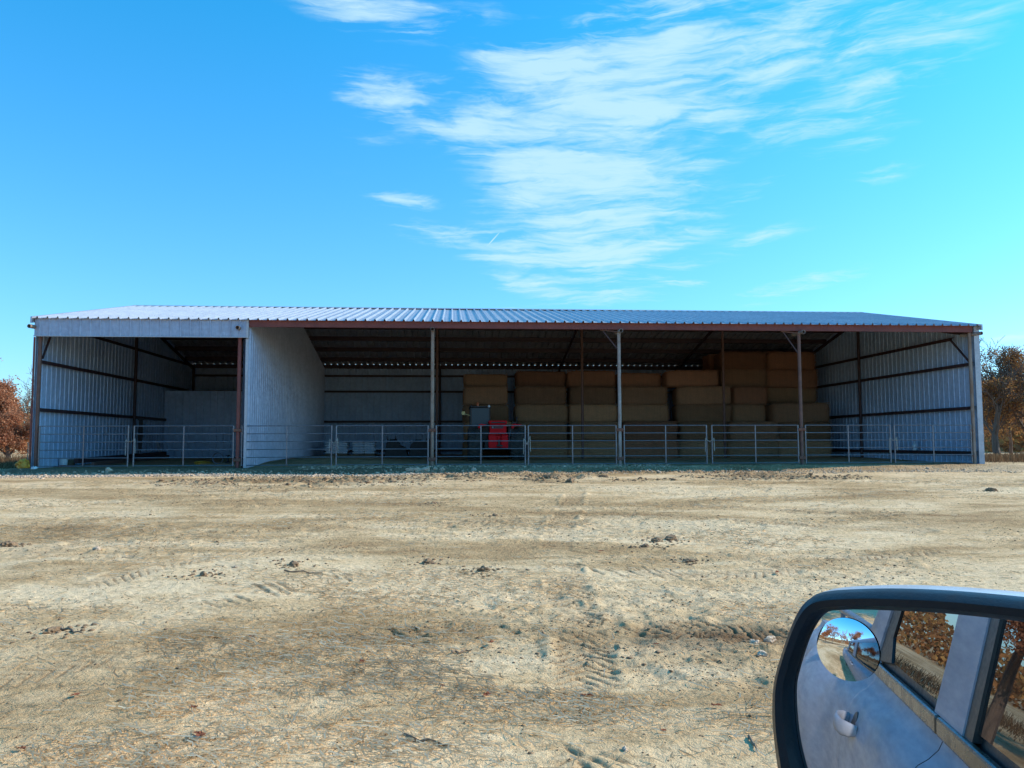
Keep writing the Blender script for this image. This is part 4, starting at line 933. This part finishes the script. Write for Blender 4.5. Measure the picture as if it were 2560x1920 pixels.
# -- body sections, profile (y, z) swept along x
PROF = [(-.165, .02), (-.05, -.50), (-.045, -.57), (-.030, -.605), (-.005, -.632), (.022, -.652), (.048, -.685), (.068, -.73), (.086, -.80), (.099, -.90), (.105, -1.05), (.09, -1.25), (.06, -1.38), (-.04, -1.42)]
def body_panel(name, x0, x1, prof, m, parent, n=10, bulge=None):
    b = MB(); k = len(prof); vs = []
    for i in range(n+1):
        x = x0+(x1-x0)*i/n
        for (y, z) in prof: vs.append((x, y+(bulge(x, z) if bulge else 0), z))
    b.add(vs, [(i*k+j, (i+1)*k+j, (i+1)*k+j+1, i*k+j+1) for i in range(n) for j in range(k-1)])
    return b.build(name, m, parent, smooth=True, fix=False)
low_prof = PROF[2:]
for nm, x0, x1 in (('rear door', -2.655, -1.512), ('front door', -1.505, .80)):
    d = body_panel('door', x0, x1, low_prof, M['paint'], truck)
    d['label'] = nm
    # edge returns so the door reads as a pressed panel
    # handle
    hx = x0+.20
    h = MB(); path = [(hx-.115, .070, -.742, .6), (hx-.10, .098, -.742, .9), (hx-.07, .122, -.743, 1.), (hx, .132, -.745, 1.05), (hx+.07, .124, -.747, 1.), (hx+.10, .100, -.748, .9), (hx+.115, .072, -.748, .6)]
    vs = []; N_ = 16
    for i_, (x_, y_, z_, k_) in enumerate(path):
        a_ = Vector(path[max(i_-1, 0)][:3]); b_2 = Vector(path[min(i_+1, 6)][:3]); d_ = (b_2-a_).normalized(); o_ = Vector((-d_.y, d_.x, 0)).normalized()
        for q_ in range(N_):
            t_ = 2*math.pi*q_/N_; vs.append(Vector((x_, y_, z_))+o_*math.cos(t_)*.012*k_+Vector((0, 0, 1))*math.sin(t_)*.030*k_)
    h.add(vs, [(i_*N_+q_, i_*N_+(q_+1) % N_, (i_+1)*N_+(q_+1) % N_, (i_+1)*N_+q_) for i_ in range(6) for q_ in range(N_)]+[tuple(range(N_)), tuple(range(6*N_, 7*N_))])
    h.build('handle', M['paint'], d, smooth=True)
    h = MB(); h.lathe((hx, .066, -.745), [(.052, 0), (.048, .006), (.01, .007)], 24, (0, 1, .30)); h.build('handle_recess', M['black'], d, smooth=True)
    w = MB(); w.box((x0+.004, -.048, -.568), (x1-.004, -.022, -.515)); w.build('belt_moulding', M['moulding'], d, bevel=.008)
# side glass and frames above the belt
def gl_y(z): return -.05-(z+.50)*.22
def glass_quad(name, xs4, m, parent, off=0., th=.004):
    """xs4: list of (x,z)"""
    b = MB(); n = len(xs4); vs = [(x, gl_y(z)+off, z) for x, z in xs4]+[(x, gl_y(z)+off-th, z) for x, z in xs4]
    b.add(vs, [tuple(range(n)), tuple(range(n, 2*n))[::-1]]+[(i, n+i, n+(i+1) % n, (i+1) % n) for i in range(n)]); return b.build(name, m, parent)
glass_quad('window', [(-2.42, -.40), (-2.34, -.485), (-1.58, -.492), (-1.58, -.06), (-2.18, -.07), (-2.33, -.12)], M['glass'], truck)
glass_quad('window', [(-1.20, -.492), (.42, -.485), (.55, -.40), (.30, -.12), (.10, -.06), (-1.20, -.06)], M['glass'], truck)
glass_quad('pillar', [(-1.578, -.515), (-1.275, -.515), (-1.275, -.05), (-1.55, -.05)], M['paint'], truck, .012, .02)
glass_quad('pillar', [(-1.272, -.515), (-1.20, -.515), (-1.20, -.05), (-1.272, -.05)], M['black'], truck, .008, .02)
glass_quad('window_frame', [(-2.62, -.515), (-2.345, -.488), (-2.425, -.40), (-2.335, -.118), (-2.18, -.066), (-2.20, -.02), (-2.42, -.05), (-2.56, -.35)], M['black'], truck, .006, .02)
glass_quad('rear_pillar', [(-3.02, -.57), (-2.625, -.518), (-2.565, -.35), (-2.42, -.045), (-2.60, -.03), (-2.85, -.35)], M['paint'], truck, .014, .04)
glass_quad('window_frame', [(.42, -.515), (.9, -.50), (.30, -.06), (.20, -.08), (.56, -.40), (.424, -.485)], M['black'], truck, .006, .02)
body_panel('roof', -2.75, .25, [(-.16, -.06), (-.175, .0), (-.23, .06), (-.45, .10), (-1.0, .13), (-1.55, .10), (-1.78, .06), (-1.84, 0)], M['paint'], truck)
b = MB(); b.box((-3.3, -1.95, -1.30), (2.2, -.12, -.95)); b.build('underbody', M['dark'], truck)
b = MB(); b.box((-2.62, -1.86, -.95), (.7, -.14, -.60)); b.box((-2.72, -1.80, -.99), (-2.66, -.10, .02)); b.build('cabin', M['dark'], truck)
glass_quad('window_seal', [(-2.64, -.56), (.9, -.56), (.9, -.484), (-2.64, -.484)], M['black'], truck, -.012, .01)

far_prof = [(-2.0-y, z) for y, z in low_prof]
body_panel('far_side', -2.66, .80, far_prof, M['paint'], truck)
# front fender, bonnet
def fend(x, z): return .05*math.exp(-((x-1.35)/.5)**2)*math.exp(-((z+1.0)/.35)**2)
body_panel('front_fender', .805, 2.45, low_prof, M['paint'], truck, 14, fend)
body_panel('front_fender', .805, 2.45, far_prof, M['paint'], truck, 14, lambda x, z: -fend(x, z))
b = MB(); b.prism([(.8, -.58), (1.0, -.52), (2.2, -.56), (2.5, -.66), (2.5, -.75), (.8, -.75)], 1, -1.96, -.02); b.build('bonnet', M['paint'], truck, bevel=.03)
b = MB(); b.add([(.75, -.14, -.55), (.10, -.22, .06), (.10, -1.76, .06), (.75, -1.84, -.55)], [(0, 1, 2, 3)]); b.build('windscreen', M['glass'], truck, fix=False)
b = MB(); b.box((2.44, -1.93, -1.15), (2.62, -.05, -.78)); b.build('grille', M['black'], truck, bevel=.04)
for y in (-.30, -1.70):
    b = MB(); b.box((2.50, y-.2, -.84), (2.635, y+.2, -.68)); b.build('headlight', M['white'], truck, bevel=.03)
# bed with flared side
def flare(x, z): return .115*math.exp(-((x+3.75)/.55)**4)*math.exp(-((z+.95)/.36)**2)
bedp = [(-.16, -.575)]+low_prof
bs = body_panel('bed_side', -5.0, -2.657, bedp, M['paint'], truck, 26, flare)
body_panel('bed_side', -5.0, -2.70, [(-2.0-y, z) for y, z in bedp], M['paint'], truck, 26, lambda x, z: -flare(x, z))
b = MB(); b.box((-5.04, -1.95, -1.25), (-4.98, -.05, -.60)); b.build('tailgate', M['paint'], truck, bevel=.02)
b = MB(); b.box((-5.14, -1.97, -1.38), (-5.05, -.03, -1.22)); b.build('bumper', M['galv'], truck, bevel=.03)
b = MB(); b.tube([(-4.9, -.16, -.48), (-2.9, -.16, -.48)], .022, 10)
for x in (-4.85, -3.9, -2.95): b.tube([(x, -.16, -.56), (x, -.16, -.48)], .016, 8)
b.build('bed_rail', M['galv'], truck, smooth=True)
b = MB()
for z in (-.45, -.28, -.11): b.bar((-2.88, -.30, z), (-2.88, -1.70, z), .04)
for y in (-.28, -.65, -1.35, -1.72): b.bar((-2.88, y, -.55), (-2.88, y, -.06), .05)
b.build('headache_rack', M['galv'], truck)
for wx in (-3.75, 1.35):
    for wy in (-.08, -1.92):
        wt = MB(); wt.lathe((wx, wy-.13, -1.37), [(.24, 0), (.36, .01), (.385, .05), (.385, .20), (.36, .25), (.24, .26)], 32, (0, 1, 0)); w_ = wt.build('wheel', M['rubber'], truck, smooth=True)
        wt = MB(); wt.lathe((wx, wy-.10, -1.37), [(.22, 0), (.235, .01), (.235, .20), (.17, .215), (.05, .20)], 24, (0, 1, 0)); wt.build('rim', M['galv'], w_, smooth=True)
# -- mirror
outer = [(1958, 1980), (1940, 1850), (1935, 1770), (1940, 1700), (1956, 1640), (1982, 1565), (2004, 1518), (2030, 1490), (2066, 1479), (2130, 1474), (2230, 1472), (2350, 1476), (2480, 1486), (2640, 1503), (2740, 1522), (2785, 1560), (2795, 1640), (2780, 1800), (2745, 2000), (2700, 2180), (2640, 2230), (2400, 2250), (2150, 2230), (2040, 2180), (1985, 2080)]
inner = [(2022, 1960), (1999, 1870), (1989, 1800), (1986, 1720), (1997, 1665), (2018, 1600), (2038, 1560), (2056, 1538), (2078, 1527), (2120, 1523.5), (2170, 1523), (2320, 1529), (2440, 1539), (2560, 1553), (2690, 1570), (2728, 1600), (2735, 1660), (2722, 1790), (2690, 1980), (2650, 2140), (2600, 2180), (2400, 2195), (2170, 2180), (2080, 2140), (2045, 2060)]
def smooth_loop(P, n=5):
    o = []; N = len(P)
    for i in range(N):
        a, b_, c, d = [np.array(P[(i+k) % N], float) for k in (-1, 0, 1, 2)]
        for k in range(n):
            t = k/n; o.append(.5*((2*b_)+(-a+c)*t+(2*a-5*b_+4*c-d)*t*t+(-a+3*b_-3*c+d)*t**3))
    return o
O_ = smooth_loop(outer); I_ = smooth_loop(inner); ctr = sum((mpl(*p) for p in O_), Vector())/len(O_)
def loop3(P, off, scale=1., c=None): return [(c or ctr)+(mpl(*p)-(c or ctr))*scale+mn_l*off for p in P]
side_mirror = MB()
# dark bezel: inner lip -> front roll -> outer edge -> back shell
rings = [loop3(I_, .0005), loop3(I_, .006, 1.004), loop3([(i*.75+o*.25) for i, o in zip(I_, O_)], .013), loop3([(i*.4+o*.6) for i, o in zip(I_, O_)], .014), loop3([(i*.12+o*.88) for i, o in zip(I_, O_)], .008), loop3(O_, -.004)]
vs = []; n = len(O_)
for r_ in rings: vs += r_
side_mirror.add(vs, [(k*n+j, k*n+(j+1) % n, (k+1)*n+(j+1) % n, (k+1)*n+j) for k in range(len(rings)-1) for j in range(n)])
sm = side_mirror.build('side_mirror', M['black'], truck, smooth=True)
b = MB(); rings = [loop3(O_, -.0045, 1.0), loop3(O_, -.012, 1.004), loop3(O_, -.03, 1.008), loop3(O_, -.06, .97), loop3(O_, -.085, .84), loop3(O_, -.10, .6), loop3(O_, -.105, .2)]; vs = []
for r_ in rings: vs += r_
b.add(vs, [(k*n+j, k*n+(j+1) % n, (k+1)*n+(j+1) % n, (k+1)*n+j) for k in range(len(rings)-1) for j in range(n)]+[tuple(range((len(rings)-1)*n, len(rings)*n))])
M['capwhite'] = mat('white mirror cap', (.72, .74, .76), (.62, .64, .67), 5, .25)
b.build('mirror_cap', M['capwhite'], sm, smooth=True)
b = MB(); g_ = loop3(I_, 0, 1.003); b.add(g_, [tuple(range(len(g_)))]); mg = b.build('mirror_glass', M['mirror'], sm, fix=False)
if mg.data.polygons[0].normal.dot(mn_l) < 0: mg.data.flip_normals()
# blind-spot mirror: shallow convex dome
scx, scy = 1900+738*.29837, 1440+612*.29837; c_l = mpl(scx, scy); e1 = (mpl(scx+60, scy)-c_l).normalized(); e2 = mn_l.cross(e1).normalized()
rad = (mpl(scx+79, scy)-c_l).length; vs = []; NR = 14; NA = 56; Rs = .085; hc = math.sqrt(Rs*Rs-rad*rad)
for i in range(NR+1):
    rr_ = rad*i/NR
    for k in range(NA):
        a = 2*math.pi*k/NA; vs.append(c_l+e1*rr_*math.cos(a)+e2*rr_*math.sin(a)+mn_l*(math.sqrt(Rs*Rs-rr_*rr_)-hc+.0015))
b = MB(); b.add(vs, [(i*NA+k, i*NA+(k+1) % NA, (i+1)*NA+(k+1) % NA, (i+1)*NA+k) for i in range(NR) for k in range(NA)]); bsm = b.build('blind_spot_mirror', M['mirror'], sm, smooth=True)
b = MB(); b.bar(ctr-mn_l*.05, (.62, .0, -.50), .05, .07); b.build('mirror_arm', M['black'], truck, bevel=.01)

# ------------------------------------------------------------------ light and sky
EL, AZ = 31., 8.5                                       # sun: elevation, angle behind the front of the barn (from +X towards +Y)
sd = Vector((math.cos(R(EL))*math.cos(R(AZ)), math.cos(R(EL))*math.sin(R(AZ)), math.sin(R(EL))))
sl = bpy.data.lights.new('sun', 'SUN'); so = bpy.data.objects.new('sun', sl); COL.objects.link(so)
so.rotation_euler = sd.to_track_quat('Z', 'Y').to_euler(); sl.energy = 5.0; sl.angle = R(.5); sl.color = (1., .90, .76)
w = bpy.data.worlds.new('World'); sc.world = w; w.use_nodes = True; t = NT(w.node_tree); bg = t.n['Background']
sky = t.new('ShaderNodeTexSky', sky_type='NISHITA'); sky.sun_disc = False; sky.sun_elevation = R(EL); sky.sun_rotation = R(90-AZ); sky.air_density = 1.; sky.dust_density = .6; sky.ozone_density = 2.5
d = t.new('ShaderNodeTexCoord').outputs['Generated']; sx = t.new('ShaderNodeSeparateXYZ', {0: d})
az = t.math('ARCTAN2', sx.outputs[0], sx.outputs[1]); el = t.math('ARCSINE', sx.outputs[2])
uv = t.new('ShaderNodeCombineXYZ', {0: az, 1: el, 2: 0.}).outputs[0]
def azel(px, py): q = ray(px, py); return math.atan2(q[0], q[1]), math.asin(q[2])
wn = t.new('ShaderNodeTexNoise', {'Vector': uv, 'Scale': 5.5, 'Detail': 5., 'Roughness': .6}).outputs[1]
wv = t.new('ShaderNodeVectorMath', {0: wn, 1: (.5, .5, .5)}, operation='SUBTRACT').outputs[0]
wv = t.new('ShaderNodeVectorMath', {0: wv, 1: (.075, .03, 0)}, operation='MULTIPLY').outputs[0]
uvw = t.new('ShaderNodeVectorMath', {0: uv, 1: wv}, operation='ADD').outputs[0]
# soft cloud masses: x, y, radius x, radius y (photo pixels turned into angles), tilt, density
CL = [(1480, 190, 330, 130, 22, .95), (1330, 230, 190, 100, -8, .8), (1760, 150, 330, 110, 28, .7), (2050, 110, 380, 100, 24, .6), (1420, 330, 260, 90, 8, .7),
      (1700, 320, 330, 45, 20, .6), (1080, 285, 200, 62, -12, .95), (930, 240, 100, 50, -15, .7), (1500, 460, 280, 85, 4, .85), (1400, 540, 190, 70, 2, .75), (1640, 560, 240, 60, 10, .6), (1330, 420, 120, 80, 0, .5),
      (1980, 440, 230, 22, 18, .45), (2030, 320, 200, 40, -6, .35), (1420, 635, 240, 34, 0, .95), (1620, 610, 200, 22, 8, .6), (1160, 598, 210, 28, -10, 1.), (1000, 502, 100, 24, 2, .85),
      (1480, 690, 220, 26, 4, .85), (1310, 712, 100, 22, -10, .9), (1560, 735, 220, 22, 4, .8), (1780, 640, 180, 20, 14, .4), (2000, 715, 140, 24, 8, .8), (900, 15, 230, 45, -10, .75), (1120, 50, 220, 40, 4, .4),
      (2350, 110, 260, 60, 16, .35), (2150, 250, 260, 70, 14, .35), (910, 345, 90, 16, -10, .35), (2200, 435, 90, 18, 6, .6), (1950, 580, 120, 18, 3, .35), (830, 430, 80, 12, 0, .2), (2520, 848, 70, 10, 14, .6),
      (1290, 770, 60, 10, 0, .4), (1650, 60, 330, 60, 24, .4)]
acc = None
for (x, y, rx, ry, tl, s) in CL:
    a0, e0 = azel(x, y); mp = t.new('ShaderNodeMapping', {0: uvw, 1: (a0, e0, 0), 2: (0, 0, R(tl)), 3: (rx/F*1.38, ry/F*1.55, 1)}, vector_type='TEXTURE')
    g = t.new('ShaderNodeTexGradient', {0: mp.outputs[0]}, gradient_type='SPHERICAL').outputs['Fac']
    acc = t.math('MULTIPLY', g, s) if acc is None else t.math('MULTIPLY_ADD', g, s, acc)
st1 = t.new('ShaderNodeMapping', {0: uvw, 2: (0, 0, R(-18)), 3: (3.0, 16, 1)}).outputs[0]
st2 = t.new('ShaderNodeMapping', {0: uvw, 2: (0, 0, R(-2)), 3: (6, 40, 1)}).outputs[0]
n1 = t.noise(st1, 1.6, 5, .58, .5); n2 = t.noise(st2, 1.3, 5, .6, .8)
low_ = t.mapr(el, R(11), R(21), 0., 1.)                  # fine ripples near the roof, broad streaks above
lw = t.new('ShaderNodeMix', {0: low_, 2: n2, 3: n1}).outputs[0]
acc = t.math('MINIMUM', acc, 1.05)
fib = t.noise(t.new('ShaderNodeMapping', {0: uvw, 2: (0, 0, R(-12)), 3: (9, 70, 1)}).outputs[0], 1., 4, .65, 1.2)
amp = t.math('ADD', t.mapr(lw, .36, .64, -.58, .50), t.mapr(fib, .32, .68, -.34, .30))
dens = t.math('ADD', acc, t.math('MULTIPLY', amp, t.mapr(acc, 0., .35, 0., 1.)))
cf = t.new('ShaderNodeMapRange', {0: dens, 1: .06, 2: 1.40, 3: 0., 4: .74}, interpolation_type='SMOOTHSTEP').outputs[0]
# short contrail
a0, e0 = azel(1230, 602); mp = t.new('ShaderNodeMapping', {0: uv, 1: (a0, e0, 0), 2: (0, 0, R(47)), 3: (.021, .0011, 1)}, vector_type='TEXTURE')
ct = t.new('ShaderNodeTexGradient', {0: mp.outputs[0]}, gradient_type='SPHERICAL').outputs['Fac']
cf = t.math('MAXIMUM', cf, t.math('MULTIPLY', ct, .9))
TINT = t.mix(t.mapr(el, R(2), R(28)), (.84, 1.32, 1.80), (.26, 1.66, 2.15))
skc = t.mix(1., sky.outputs[0], TINT, 'MULTIPLY')
SC = 7.4
skc = t.mix(cf, skc, (SC*.66, SC*.93, SC*1.0))
t.l.new(skc, bg.inputs[0]); bg.inputs[1].default_value = .14
